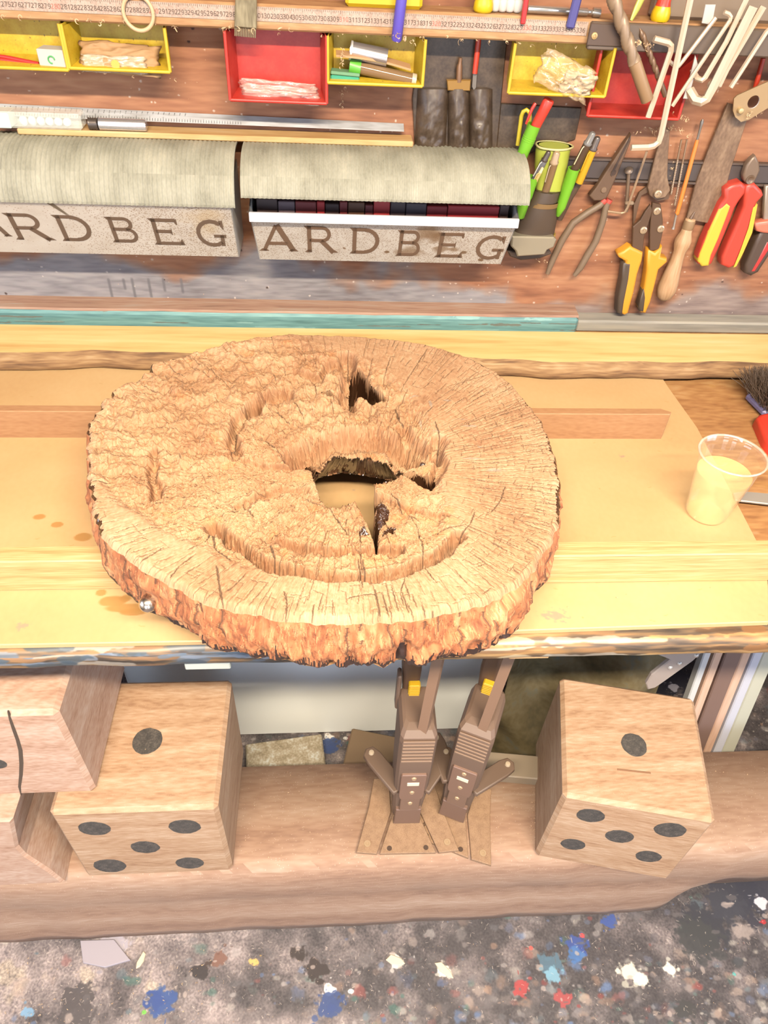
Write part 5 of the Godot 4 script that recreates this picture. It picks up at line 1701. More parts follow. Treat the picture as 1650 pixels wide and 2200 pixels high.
	single("folded_paper", "folded brown paper strip under the silver tube in the yellow bin", "paper", org, st, mat(214, 164, 116, 0.7))
	o = thing("clear_tube", "clear plastic tube with a bright green cap in the crowded yellow bin", "tube", on_z(820, 155, -1.078))
	st = mb()
	tube(st, [on_z(772, 146, -1.083), on_z(890, 172, -1.077)], 0.0072, 16)
	part(o, "barrel", st, mat(150, 118, 84, 0.12))
	st = mb()
	tube(st, [on_z(751, 142, -1.084), on_z(775, 147, -1.083)], 0.0088, 16)
	part(o, "cap", st, mat(104, 190, 60, 0.4), "bright green cap")
	st = mb()
	tube(st, [on_z(884, 171, -1.077), on_z(893, 173, -1.077)], 0.0078, 16)
	part(o, "end_cap", st, mat(214, 196, 170, 0.3))
	o = thing("green_box", "small dusty green flat box in the left corner of the crowded yellow bin", "box", on_z(742, 165, -1.078))
	var gx := Transform3D(Basis(Vector3(0, 0, 1), -0.05), on_z(741, 163, -1.083))
	st = mb()
	box(st, Vector3(0, -0.003, 0), Vector3(0.038, 0.009, 0.02), 0.0015, gx)
	part(o, "base", st, mat(72, 176, 138, 0.45))
	st = mb()
	box(st, Vector3(0, 0.004, 0), Vector3(0.038, 0.004, 0.02), 0.001, gx)
	part(o, "lid", st, mat(120, 168, 126, 0.7), "dusty lid")
	# the bag hanging from the right-hand yellow bin
	o = thing("clear_bag", "crumpled clear plastic bag with a paper insert hanging out of the yellow bin", "bag", on_z(1225, 170, -1.065))
	st = mb()
	pouch(st, on_z(1215, 165, -1.066), Vector3(0.036, -0.012, 0.004), Vector3(0.004, 0.02, 0.004), 0.009, 0.008, 31, 22)
	part(o, "film", st, clear_mat(214, 186, 150, 0.22, 0.1))
	st = mb()
	pouch(st, on_z(1242, 180, -1.064), Vector3(0.021, -0.002, 0.003), Vector3(0.003, 0.013, 0.002), 0.004, 0.005, 34)
	part(o, "paper_insert", st, mat(222, 196, 158, 0.7), "creased paper insert")

func ledge() -> void:
	# lath behind the metal boxes with small things on it, and a steel rule leaning on the wall
	var st := at0(Vector3(-0.25, 1.19, -1.11))
	var e := on_z(888, 318, -1.09)
	var yb := on_z(600, 296, -1.09).y
	box2(st, Vector3(-0.42, 1.2005, WALL), Vector3(e.x, yb, -1.092), 0.0015)
	single("wooden_lath", "pale wooden lath fixed on the wall just above the two metal boxes", "lath", org, st, tex_mat(grain(512, 64, [col(206, 156, 96), col(228, 184, 122), col(236, 200, 148)], 111, 12, 1, 0.02, 0.1), 0.6, Vector3(2, 14, 1)))
	var o := thing("steel_rule", "long steel rule with etched marks leaning on the wall above the lath", "ruler", wp(430, 260, 0.02))
	var A := wp(-60, 220, 0.004); var B := wp(867, 266, 0.004)
	var C := wp(868, 283, 0.012); var D := wp(-60, 246, 0.012)
	A.z = WALL + 0.003; B.z = WALL + 0.003
	st = mb()
	loft(st, [[A, A + Vector3(0, 0.0005, 0.0016), D + Vector3(0, 0.0005, 0.0016), D], [B, B + Vector3(0, 0.0005, 0.0016), C + Vector3(0, 0.0005, 0.0016), C]], true, true, -1)
	part(o, "blade", st, tex_mat(grain(512, 64, [col(150, 146, 142), col(186, 184, 182), col(206, 206, 206)], 112, 10, 1, 0.03, 0.1, 0.5, 1.4), 0.32, Vector3(2, 20, 1)))
	st = mb()
	for i in 90:
		var f := 0.06 + i * 0.0062
		var p := D.lerp(C, f) + Vector3(0, 0.0008, 0.0018)
		var u := (A.lerp(B, f) - D.lerp(C, f)).normalized()
		var len_ := 0.006 if i % 5 == 0 else 0.0035
		tube(st, [p + u * 0.001, p + u * (0.001 + len_)], 0.00035, 4, true)
		if i % 2 == 0 and i < 70: tube(st, [p + u * 0.0085, p + u * 0.0125 + Vector3(0.0008, 0, 0)], 0.00045, 4, true)
	part(o, "etched_marks", st, mat(92, 88, 88, 0.6))
	o = thing("plastic_case", "small clear plastic case of white ear plugs on the lath at the left edge", "case", on_z(90, 288, -1.1))
	var cl := on_z(-8, 290, -1.088); var cr := on_z(180, 296, -1.088)
	var y0 := yb + 0.0005
	st = mb()
	box2(st, Vector3(cl.x, y0, -1.118), Vector3(cr.x, y0 + 0.02, -1.09), 0.003)
	part(o, "shell", st, clear_mat(236, 238, 226, 0.28, 0.1))
	st = mb()
	box2(st, Vector3(cl.x, y0, -1.1215), Vector3(cl.x + 0.022, y0 + 0.019, -1.0895), 0.001)
	part(o, "paper_label", st, mat(232, 244, 232, 0.7))
	for i in 6:
		st = at0(Vector3(cl.x + 0.036 + i * 0.0115, y0 + 0.007, -1.102))
		lathe(st, [Vector2(0, -0.006), Vector2(0.004, -0.005), Vector2(0.0052, -0.002), Vector2(0.0052, 0.003), Vector2(0.003, 0.0058), Vector2(0, 0.006)], Transform3D(Basis(Vector3.RIGHT, 0.5 + 0.2 * i), org), 12)
		single("ear_plug", "white foam ear plug in the clear case, %s the paper label" % ["nearest to", "second from", "third from", "fourth from", "fifth from", "farthest from"][i], "ear plug", org, st, mat(244, 242, 234, 0.8), "ear plugs in the clear case")
	o = thing("torch_barrel", "small bright aluminium torch lying on the lath right of the clear case", "torch", on_z(258, 288, -1.098))
	var p0 := on_z(196, 287, -1.098); var p1 := on_z(318, 292, -1.098)
	p0.y = yb + 0.0078; p1.y = p0.y
	st = mb()
	tube(st, [p0.lerp(p1, 0.18), p1.lerp(p0, 0.03), p1], [0.0075, 0.0075, 0.0068], 18)
	part(o, "barrel", st, mat(224, 222, 226, 0.22, 0.85, 0.85))
	st = mb()
	var ks := []
	var kr := []
	for i in 9:
		ks.append(p0.lerp(p1, 0.02 * i)); kr.append(0.0078 if i % 2 == 0 else 0.0066)
	tube(st, ks, kr, 16)
	part(o, "knurled_cap", st, mat(120, 108, 100, 0.35, 0.6))
	st = at0(on_z(700, 312, -1.1))
	var rc := on_z(622, 307, -1.112); var rd := on_z(800, 318, -1.112)
	box2(st, Vector3(rc.x, 1.1985, -1.0915), Vector3(rd.x, rc.y - 0.006, -1.089), 0.0003)
	single("red_card", "edge of a red card tucked behind the right metal box's lid", "card", org, st, mat(222, 88, 84, 0.6))

func pouches() -> void:
	var hide := tex_mat(grain(256, 256, [col(70, 54, 42), col(92, 74, 58), col(112, 94, 76)], 121, 1, 1, 0.02, 0.1, 0.4, 1.3), 0.42, Vector3(8, 8, 1))
	var o := thing("tool_roll", "black vinyl tool roll with three creased pockets hung beside the yellow bin", "tool roll", wp(990, 230, 0.01))
	var st := mb()
	slab(st, [905, 70, 1090, 80, 1066, 332, 1048, 345, 892, 330, 886, 210], WALL + 0.001, WALL + 0.005, 0.001)
	part(o, "backing", st, hide)
	for k in 3:
		st = mb()
		var x0: float = [893, 962, 1008][k]
		var x1: float = [960, 1008, 1058][k]
		var nz := FastNoiseLite.new(); nz.frequency = 0.6; nz.seed = 40 + k; nz.fractal_octaves = 3
		var g := []
		for j in 25:
			for i in 15:
				var u := i / 14.0; var v := j / 24.0
				var w := pow(sin(u * PI), 0.6)
				g.append(wp(lerpf(x0, x1, u) + 8 * (0.5 - v) * (1 if k == 0 else 0), lerpf(192, 336, v), 0.006 + w * (0.012 + 0.006 * sin(v * PI) + 0.011 * nz.get_noise_2d(u * 4, v * 6) * v)))
		st.set_smooth_group(2)
		for j in 24:
			for i in 14:
				quad(st, g[(j + 1) * 15 + i], g[(j + 1) * 15 + i + 1], g[j * 15 + i + 1], g[j * 15 + i])
		st.set_smooth_group(-1)
		for i in 14:
			var a: Vector3 = g[i]; var b: Vector3 = g[i + 1]
			quad(st, a, b, Vector3(b.x, b.y, WALL + 0.005), Vector3(a.x, a.y, WALL + 0.005))
		part(o, "pocket", st, hide)
	st = at0(wp(1022, 140, 0.016))
	o = thing("red_awl", "slim red-handled awl standing in the right pocket of the tool roll", "awl", org)
	st = mb()
	tube(st, [wp(1030, 70, 0.014), wp(1027, 96, 0.014), wp(1020, 158, 0.015)], [0.0032, 0.0038, 0.0036], 12)
	part(o, "handle", st, mat(220, 74, 52, 0.4))
	st = mb()
	slab(st, [1016, 158, 1025, 159, 1023, 188, 1018, 196, 1014, 186], WALL + 0.013, WALL + 0.0145, 0.0004)
	part(o, "blade", st, mat(150, 140, 130, 0.4, 0.5))
	o = thing("flat_paintbrush", "small brush with a brass ferrule stuck in the middle pocket of the tool roll", "brush", wp(985, 170, 0.014))
	st = mb()
	slab(st, [960, 172, 1012, 172, 1010, 196, 962, 195], WALL + 0.01, WALL + 0.0165, 0.001)
	part(o, "ferrule", st, mat(186, 140, 72, 0.35, 0.5))
	st = mb()
	tube(st, [wp(989, 124, 0.013), wp(988, 136, 0.013), wp(987, 142, 0.013), wp(986, 176, 0.013)], [0.0026, 0.0028, 0.0042, 0.0044], 10)
	part(o, "stem", st, mat(150, 112, 84, 0.4, 0.3))
	# a second, flat pouch to the right
	st = at0(wp(1150, 280, 0.004))
	slab(st, [1076, 222, 1250, 232, 1236, 300, 1090, 345, 1066, 330], WALL + 0.0005, WALL + 0.004, 0.001)
	single("leather_patch", "flat piece of dark leather on the wall behind the green marker holders", "leather", org, st, hide)

func pen(o_name: String, label: String, a: Vector3, b: Vector3, r: float, body: Material, tip: Material, clip: Material) -> void:
	var o := thing(o_name, label, "pen", a)
	var st := mb()
	tube(st, [a, a.lerp(b, 0.72)], r, 12)
	part(o, "barrel", st, body)
	st = mb()
	tube(st, [a.lerp(b, 0.72), a.lerp(b, 0.76), a.lerp(b, 0.78), a.lerp(b, 0.97), b], [r, r * 1.12, r * 0.86, r * 0.8, r * 0.5], 12)
	part(o, "cap", st, tip)
	st = mb()
	var s := Vector3(-0.002, 0.0, 0.0) - Vector3(r * 0.7, 0, -r * 0.8)
	tube(st, [a.lerp(b, 0.28) + s, a.lerp(b, 0.66) + s, a.lerp(b, 0.73) + s * 0.3], 0.0009, 6)
	part(o, "clip", st, clip)

func pen_holder() -> void:
	var green := mat(132, 204, 52, 0.4)
	var lime := mat(198, 206, 84, 0.4)
	var black := mat(88, 70, 54, 0.5)
	var o := thing("tool_holster", "black fabric tool holster with gold band and steel clip beside the open metal box", "holster", wp(1165, 460, 0.03))
	var st := mb()
	var cup := func(s2: SurfaceTool, pts: Array, zc: float, open_top: bool) -> void:
		# pts: left x, right x, y per ring, depth
		var rings := []
		for q in pts:
			var a := on_z(q[0], q[2], zc); var b := on_z(q[1], q[2], zc)
			var ring := []
			for k in 24:
				var an := TAU * k / 24
				ring.append(Vector3((a.x + b.x) / 2 + cos(an) * (b.x - a.x) / 2, (a.y + b.y) / 2, zc + sin(an) * q[3]))
			rings.append(ring)
		loft(s2, rings, true, not open_top, 1)
		if open_top:
			var inner := []
			var n := pts.size()
			for r in [rings[n - 1], rings[0]]:
				var c := Vector3.ZERO
				for p in r: c += p / 24.0
				var ring := []
				for p in r: ring.append(c + (p - c) * 0.86)
				inner.append(ring)
			loft(s2, [rings[n - 1], inner[0], inner[1]], true, true, -1)
	cup.call(st, [[1102, 1190, 505, 0.016], [1114, 1196, 470, 0.0185], [1134, 1198, 432, 0.018], [1148, 1204, 408, 0.017]], -1.092, true)
	part(o, "pocket", st, black)
	st = mb()
	cup.call(st, [[1131, 1200, 440, 0.0188], [1137, 1202, 430, 0.0188]], -1.0918, true)
	part(o, "gold_band", st, mat(138, 104, 56, 0.6))
	st = mb()
	cup.call(st, [[1094, 1192, 514, 0.0175], [1100, 1194, 500, 0.0178]], -1.092, true)
	part(o, "yellow_edge", st, mat(190, 158, 70, 0.6))
	st = mb()
	slab(st, [1100, 508, 1190, 510, 1196, 516, 1190, 532, 1176, 538, 1170, 548, 1112, 552, 1108, 540, 1098, 530], WALL + 0.02, WALL + 0.055, 0.002)
	part(o, "steel_clip", st, mat(184, 172, 148, 0.4, 0.4))
	st = mb()
	slab(st, [1090, 540, 1178, 536, 1186, 546, 1160, 556, 1120, 560, 1096, 552], WALL + 0.002, WALL + 0.04, 0.002)
	part(o, "base", st, mat(86, 66, 52, 0.6))
	o = thing("lime_cup", "translucent lime green cup with a scalloped rim behind the holster", "cup", wp(1185, 330, 0.03))
	st = mb()
	cup.call(st, [[1152, 1212, 420, 0.012], [1148, 1218, 360, 0.016], [1150, 1224, 326, 0.018], [1152, 1228, 312, 0.019]], -1.097, true)
	part(o, "wall", st, lime)
	st = mb()
	var rim := []
	for k in 29:
		var an := TAU * k / 28
		var a := on_z(1150, 312, -1.097); var b := on_z(1228, 314, -1.097)
		rim.append(Vector3((a.x + b.x) / 2 + cos(an) * (b.x - a.x) / 2 * (1.0 + 0.07 * cos(an * 3)), (a.y + b.y) / 2, -1.097 + sin(an) * 0.0195))
	tube(st, rim, 0.0016, 8)
	part(o, "scalloped_rim", st, mat(226, 214, 150, 0.5))
	# green marker sleeves: bottom and top on the sight lines of the photograph
	var sl := [[1112, 358, 1148, 268, 0.0092, "green marker sleeve at the upper left of the holster, holding the red marker"], [1114, 470, 1144, 380, 0.0092, "green marker sleeve partly hidden behind the metal box's right end"], [1203, 450, 1233, 362, 0.0086, "green marker sleeve with dark lettering right of the holster, tapering to a point"]]
	for k in 3:
		var q: Array = sl[k]
		var a := on_z(q[0], q[1], -1.085); var b := on_z(q[2], q[3], -1.08)
		o = thing("marker_sleeve", q[5], "holder", a, "green marker sleeves")
		var r: float = q[4]
		var L := (b - a).length()
		st = mb()
		lathe(st, [Vector2(0, -0.012 if k == 2 else 0.0), Vector2(r * 0.35, -0.01 if k == 2 else 0.0), Vector2(r * 0.85, 0.004), Vector2(r * 0.92, L * 0.5), Vector2(r, L * 0.56), Vector2(r, L * 0.98), Vector2(r * 1.03, L), Vector2(r * 0.88, L), Vector2(r * 0.84, L * 0.3), Vector2(0, L * 0.28)], frame_along(a, b), 24)
		part(o, "sleeve", st, green)
		if k == 0:
			for j in 3:
				st = mb()
				lathe(st, [Vector2(r * 0.97, L * (0.62 + 0.045 * j)), Vector2(r * 1.05, L * (0.632 + 0.045 * j)), Vector2(r * 0.97, L * (0.644 + 0.045 * j))], frame_along(a, b), 24)
				part(o, "grip_ring", st, green)
		if k == 2:
			st = mb()
			for j in 7:
				var fr := frame_along(a, b)
				var s0 := L * (0.2 + 0.09 * j)
				for i in 5:
					var an := -PI / 2 + (i - 2) * 0.3
					var c := fr * Vector3(cos(an) * r * 0.98, s0, -sin(an) * r * 0.98 * -1.0)
					box(st, c, Vector3(0.0018, 0.0028 if (i + j) % 3 else 0.0012, 0.0006), 0.0, Transform3D.IDENTITY)
			part(o, "printed_lettering", st, mat(70, 120, 30, 0.6))
	# markers and pens
	o = thing("red_marker", "red capped marker standing in the upper left green sleeve", "marker", on_z(1150, 275, -1.08))
	var ra := on_z(1136, 300, -1.082); var rb := on_z(1180, 214, -1.074)
	var fr2 := frame_along(ra, rb)
	var RL := (rb - ra).length()
	st = mb()
	lathe(st, [Vector2(0, 0), Vector2(0.0062, 0), Vector2(0.0062, RL * 0.26)], fr2, 18)
	part(o, "white_barrel", st, mat(240, 232, 224, 0.4))
	st = mb()
	lathe(st, [Vector2(0.0066, RL * 0.22), Vector2(0.0068, RL * 0.24), Vector2(0.0076, RL * 0.8), Vector2(0.0076, RL * 0.97), Vector2(0.0068, RL), Vector2(0.004, RL), Vector2(0.0034, RL * 0.99), Vector2(0, RL * 0.99)], fr2, 20)
	var cap := part(o, "cap", st, mat(238, 74, 58, 0.35), "red cap")
	st = mb()
	tube(st, [on_z(1150, 222, -1.066), on_z(1143, 234, -1.064), on_z(1130, 266, -1.066)], [0.0024, 0.0024, 0.0016], 8)
	part(cap, "clip", st, mat(226, 60, 46, 0.35))
	o = thing("lime_clip", "yellow plastic hairpin-shaped clip standing left of the red marker", "clip", on_z(1125, 270, -1.1))
	st = mb()
	tube(st, [on_z(1112, 312, -1.1), on_z(1120, 250, -1.098), on_z(1124, 240, -1.097), on_z(1131, 236, -1.096), on_z(1138, 242, -1.097), on_z(1138, 256, -1.098), on_z(1128, 312, -1.1)], 0.003, 8)
	part(o, "loop", st, mat(226, 202, 60, 0.4))
	st = at0(on_z(1132, 243, -1.092))
	pen("grey_pen", "grey and black ballpoint standing in the sleeve beside the metal box", on_z(1142, 396, -1.084), on_z(1180, 325, -1.072), 0.0046, mat(128, 126, 132, 0.4), mat(82, 68, 58, 0.3), mat(226, 222, 214, 0.3))
	pen("brown_pencil", "thin yellow wooden pencil leaning against the grey ballpoint", on_z(1146, 398, -1.078), on_z(1166, 360, -1.07), 0.0026, mat(240, 204, 130, 0.5), mat(236, 214, 170, 0.5), mat(240, 204, 130, 0.5))
	pen("brown_pen", "dull brown metal pen standing in the lime cup", on_z(1172, 412, -1.088), on_z(1197, 326, -1.075), 0.0062, mat(150, 118, 84, 0.35), mat(186, 158, 122, 0.3), mat(206, 186, 156, 0.3))
	pen("black_pen", "black pen with silver end standing in the lettered green sleeve", on_z(1228, 376, -1.082), on_z(1275, 284, -1.07), 0.0058, mat(92, 70, 52, 0.35), mat(136, 130, 124, 0.25), mat(240, 220, 176, 0.25))
	pen("striped_pen", "yellow and black striped pen, rightmost of the pens by the lettered sleeve", on_z(1244, 392, -1.085), on_z(1285, 294, -1.073), 0.0058, mat(232, 178, 46, 0.35), mat(98, 84, 76, 0.3), mat(228, 178, 40, 0.3))
	st = at0(on_z(1220, 460, -1.1))
	tube(st, [on_z(1200, 470, -1.105), on_z(1222, 420, -1.1), on_z(1252, 375, -1.096)], [0.006, 0.008, 0.0068], 12)
	single("black_sleeve", "black tapering sheath hanging right of the lettered green sleeve", "sheath", org, st, mat(98, 76, 58, 0.5))

func polyline_px(a: Array, z0: float) -> Array:
	var r := []
	for i in range(0, a.size(), 2): r.append(on_z(a[i], a[i + 1], z0))
	return r

func hanging_tools() -> void:
	var steel := tex_mat(grain(128, 256, [col(120, 92, 70), col(144, 114, 88), col(166, 136, 108)], 131, 1, 4, 0.02, 0.1, 0.5, 1.4), 0.5, Vector3(14, 14, 1))
	var dull := mat(116, 88, 66, 0.5, 0.1)
	var o: Node3D
	var st: SurfaceTool
	# long-nosed pliers
	o = thing("long_nose_pliers", "long-nosed pliers with worn grey handles hanging left of the tin snips", "pliers", wp(1270, 440, 0.02))
	for h in [[1301, 428, 1290, 440, 1262, 457, 1232, 478, 1208, 515, 1190, 552, 1176, 588], [1310, 428, 1303, 440, 1294, 478, 1280, 518, 1262, 548, 1247, 575, 1234, 592]]:
		st = mb()
		var p := polyline_px(h, WALL + 0.014)
		tube(st, p, [0.0042, 0.005, 0.0052, 0.0054, 0.0056, 0.0052, 0.0035], 12)
		part(o, "handle", st, mat(138, 114, 90, 0.55))
		st = mb()
		tube(st, [p[0], p[0].lerp(p[1], 0.6)], 0.0053, 12)
		part(o, "red_collar", st, mat(214, 84, 70, 0.5))
	st = mb()
	slab(st, [1266, 421, 1280, 404, 1300, 372, 1318, 345, 1342, 308, 1357, 288, 1355, 306, 1338, 348, 1326, 378, 1314, 405, 1304, 426, 1292, 432, 1276, 432], WALL + 0.008, WALL + 0.018, 0.002, 2)
	part(o, "jaws", st, dull)
	st = mb()
	slab(st, [1311, 376, 1355, 290, 1352, 304, 1314, 380], WALL + 0.0175, WALL + 0.0186, 0.0003)
	part(o, "jaw_line", st, mat(70, 50, 38, 0.6))
	st = mb()
	lathe(st, [Vector2(0.0048, 0), Vector2(0.004, 0.0014), Vector2(0, 0.0016)], Transform3D(Basis(Vector3.RIGHT, PI / 2), wp(1297, 408, 0.018)), 16)
	part(o, "pivot", st, mat(150, 122, 98, 0.4, 0.2))
	st = mb()
	lathe(st, [Vector2(0.0042, 0), Vector2(0.0042, 0.0004), Vector2(0, 0.0004)], Transform3D(Basis(Vector3.RIGHT, PI / 2), wp(1318, 371, 0.018)), 16)
	part(o, "wire_hole", st, mat(76, 54, 42, 0.8))
	# bolt with its washer, and a small hex key behind it
	o = thing("round_head_bolt", "small round-headed bolt with wing nut hanging beside the pliers", "bolt", wp(1350, 400, 0.012))
	st = mb()
	tube(st, [wp(1351, 366, 0.012), wp(1345, 455, 0.012)], 0.0028, 10)
	part(o, "shank", st, mat(150, 126, 104, 0.4, 0.4))
	st = mb()
	lathe(st, [Vector2(0, -0.002), Vector2(0.0066, -0.0005), Vector2(0.006, 0.0015), Vector2(0.003, 0.0035), Vector2(0, 0.004)], frame_along(wp(1351, 366, 0.012), wp(1352, 340, 0.022)), 18)
	part(o, "domed_head", st, mat(164, 142, 122, 0.35, 0.4))
	st = mb()
	box(st, wp(1352, 436, 0.014), Vector3(0.014, 0.006, 0.008), 0.002)
	part(o, "nut", st, mat(176, 152, 126, 0.4, 0.3))
	o = thing("hex_key", "small hex key with a short foot hanging between the bolt and snips", "hex key", wp(1360, 400, 0.016), "hex keys on the tool strips")
	st = mb()
	tube(st, polyline_px([1390, 325, 1348, 446, 1342, 456, 1334, 458, 1305, 454], WALL + 0.018), 0.0019, 6, true)
	part(o, "bar", st, mat(190, 158, 124, 0.4, 0.3))
	# compound tin snips
	o = thing("tin_snips", "tin snips with orange and black handles and bolted linkage in the wall's centre right", "snips", wp(1400, 480, 0.02))
	st = mb()
	slab(st, [1430, 274, 1440, 280, 1436, 330, 1434, 380, 1440, 410, 1430, 424, 1408, 430, 1396, 420, 1392, 404, 1400, 370, 1410, 330, 1420, 300], WALL + 0.01, WALL + 0.016, 0.001)
	part(o, "blade", st, steel)
	st = mb()
	slab(st, [1420, 384, 1432, 396, 1444, 404, 1436, 428, 1412, 432, 1394, 412, 1378, 420, 1370, 450, 1362, 484, 1360, 486, 1362, 440, 1374, 414, 1396, 398], WALL + 0.005, WALL + 0.0098, 0.001)
	part(o, "lower_blade", st, dull)
	for q in [[1402, 436, 1420, 440, 1424, 470, 1424, 500, 1416, 536, 1396, 540, 1396, 500, 1398, 470], [1398, 440, 1402, 452, 1394, 480, 1384, 510, 1381, 545, 1358, 540, 1360, 488, 1376, 474, 1386, 456]]:
		st = mb()
		slab(st, q, WALL + 0.0165, WALL + 0.022, 0.001)
		part(o, "linkage_arm", st, mat(104, 76, 54, 0.5, 0.1))
	for q in [[1413, 416], [1411, 453], [1382, 494], [1419, 491]]:
		st = mb()
		lathe(st, [Vector2(0.0058, 0), Vector2(0.0055, 0.0022), Vector2(0.0035, 0.003), Vector2(0.003, 0.002), Vector2(0.0014, 0.002), Vector2(0.001, 0.0034), Vector2(0, 0.0034)], Transform3D(Basis(Vector3.RIGHT, PI / 2), wp(q[0], q[1], 0.0215)), 18)
		part(o, "bolt_head", st, mat(222, 196, 164, 0.3, 0.5))
	var grips := [[[1354, 530, 1382, 543, 1380, 560, 1370, 590, 1362, 630, 1350, 674, 1342, 678, 1328, 672, 1330, 640, 1338, 600, 1344, 562, 1330, 554, 1328, 546, 1340, 540], [1360, 548, 1378, 552, 1370, 590, 1362, 630, 1351, 675, 1343, 676, 1352, 620, 1358, 580]], [[1394, 538, 1408, 544, 1424, 530, 1420, 552, 1434, 556, 1434, 564, 1416, 580, 1406, 620, 1398, 650, 1388, 674, 1376, 672, 1372, 662, 1384, 620, 1390, 580], [1396, 540, 1422, 534, 1418, 552, 1432, 557, 1412, 574, 1402, 620, 1390, 672, 1380, 668, 1392, 600]]]
	for gr in grips:
		st = mb()
		slab(st, gr[0], WALL + 0.008, WALL + 0.026, 0.004, 3)
		var h := part(o, "handle", st, mat(248, 172, 52, 0.45), "orange grip with black back")
		st = mb()
		var bl := [1340, 566, 1356, 566, 1352, 600, 1342, 650, 1338, 678, 1326, 673, 1328, 640, 1336, 600] if gr == grips[0] else [1372, 660, 1384, 622, 1388, 640, 1384, 672, 1374, 670]
		slab(st, bl, WALL + 0.0085, WALL + 0.0268, 0.0035, 3)
		part(h, "black_backing", st, mat(92, 76, 62, 0.5), "black grip inlay")
	# two thin drill bits
	for k in 2:
		o = thing("thin_drill_bit", ["left of two thin twist drills hanging behind the orange screwdriver", "right of two thin twist drills hanging against the orange screwdriver"][k], "drill bit", wp(1458 + k * 14, 380, 0.012), "thin twist drills")
		var a := wp(1464 + k * 12, 300, 0.012); var b := wp(1441 + k * 8, 420 + k * 24, 0.012)
		st = mb()
		tube(st, [a, a.lerp(b, 0.35)], 0.0014, 8)
		part(o, "shank", st, mat(170, 140, 112, 0.4, 0.3))
		st = mb()
		twist(st, a.lerp(b, 0.35), b, 0.0017, 0.007)
		part(o, "flute", st, mat(190, 164, 138, 0.35, 0.3))
	# orange screwdriver, hanging blade up
	o = thing("slim_screwdriver", "slim screwdriver with an orange sleeved shaft hanging left of the wide file", "screwdriver", wp(1480, 380, 0.016))
	st = mb()
	tube(st, [wp(1452, 460, 0.016), wp(1455, 458, 0.016), wp(1496, 308, 0.014), wp(1498, 300, 0.014)], [0.0028, 0.0036, 0.003, 0.0024], 12)
	part(o, "orange_sleeve", st, mat(250, 146, 62, 0.4))
	st = mb()
	tube(st, [wp(1497, 304, 0.014), wp(1505, 274, 0.014), wp(1508, 262, 0.014), wp(1510, 256, 0.014)], [0.0017, 0.0018, 0.0026, 0.001], 10)
	part(o, "blade", st, mat(156, 146, 136, 0.35, 0.4))
	st = mb()
	tube(st, [wp(1453, 459, 0.016), wp(1448, 485, 0.016), wp(1446, 492, 0.016)], [0.0017, 0.0017, 0.0026], 10)
	part(o, "shank", st, mat(200, 186, 172, 0.3, 0.5))
	# the wide file and its wooden handle
	o = thing("wide_file", "wide flat brown steel file with a turned wooden handle hanging right of the snips", "file", wp(1510, 400, 0.015))
	st = mb()
	slab(st, [1565, 222, 1612, 236, 1605, 260, 1572, 360, 1556, 420, 1530, 482, 1486, 474, 1476, 470, 1494, 400, 1520, 330], WALL + 0.008, WALL + 0.013, 0.0012)
	part(o, "blade", st, steel)
	st = mb()
	var ha := wp(1484, 470, 0.014); var hb := wp(1424, 645, 0.016)
	tube(st, [wp(1492, 455, 0.012), ha], [0.002, 0.003], 8)
	part(o, "tang", st, dull)
	st = mb()
	var HL := (hb - ha).length()
	lathe(st, [Vector2(0, HL), Vector2(0.006, HL * 0.992), Vector2(0.0125, HL * 0.95), Vector2(0.0155, HL * 0.86), Vector2(0.0155, HL * 0.78), Vector2(0.0125, HL * 0.62), Vector2(0.0098, HL * 0.46), Vector2(0.0096, HL * 0.38), Vector2(0.0125, HL * 0.31), Vector2(0.0132, HL * 0.25), Vector2(0.011, HL * 0.2), Vector2(0.0085, HL * 0.15), Vector2(0.0078, 0.0), Vector2(0, 0)], frame_along(ha, hb), 24, -1.0)
	part(o, "wooden_handle", st, tex_mat(grain(256, 256, [col(186, 142, 98), col(212, 168, 124), col(228, 190, 148)], 132, 1, 8, 0.03, 0.1), 0.6, Vector3(1, 8, 1)))
	st = mb()
	lathe(st, [Vector2(0.0086, 0.002), Vector2(0.0089, 0.004), Vector2(0.0089, HL * 0.1), Vector2(0.0086, HL * 0.115)], frame_along(ha, hb), 24)
	part(o, "ferrule", st, mat(176, 142, 104, 0.45, 0.2))
	# side cutters with red and yellow grips
	o = thing("side_cutters", "side cutters with red and yellow grips hanging right of the wide file", "pliers", wp(1570, 450, 0.02))
	st = mb()
	slab(st, [1624, 334, 1632, 350, 1634, 366, 1626, 384, 1618, 396, 1606, 398, 1598, 388, 1597, 376, 1604, 356, 1614, 342], WALL + 0.012, WALL + 0.022, 0.003, 2)
	part(o, "jaws", st, mat(150, 126, 106, 0.4, 0.3))
	st = mb()
	lathe(st, [Vector2(0.007, 0), Vector2(0.0065, 0.0014), Vector2(0.0045, 0.0014), Vector2(0.004, 0.0008), Vector2(0, 0.0008)], Transform3D(Basis(Vector3.RIGHT, PI / 2), wp(1612, 386, 0.022)), 18)
	part(o, "pivot", st, mat(136, 112, 92, 0.4, 0.3))
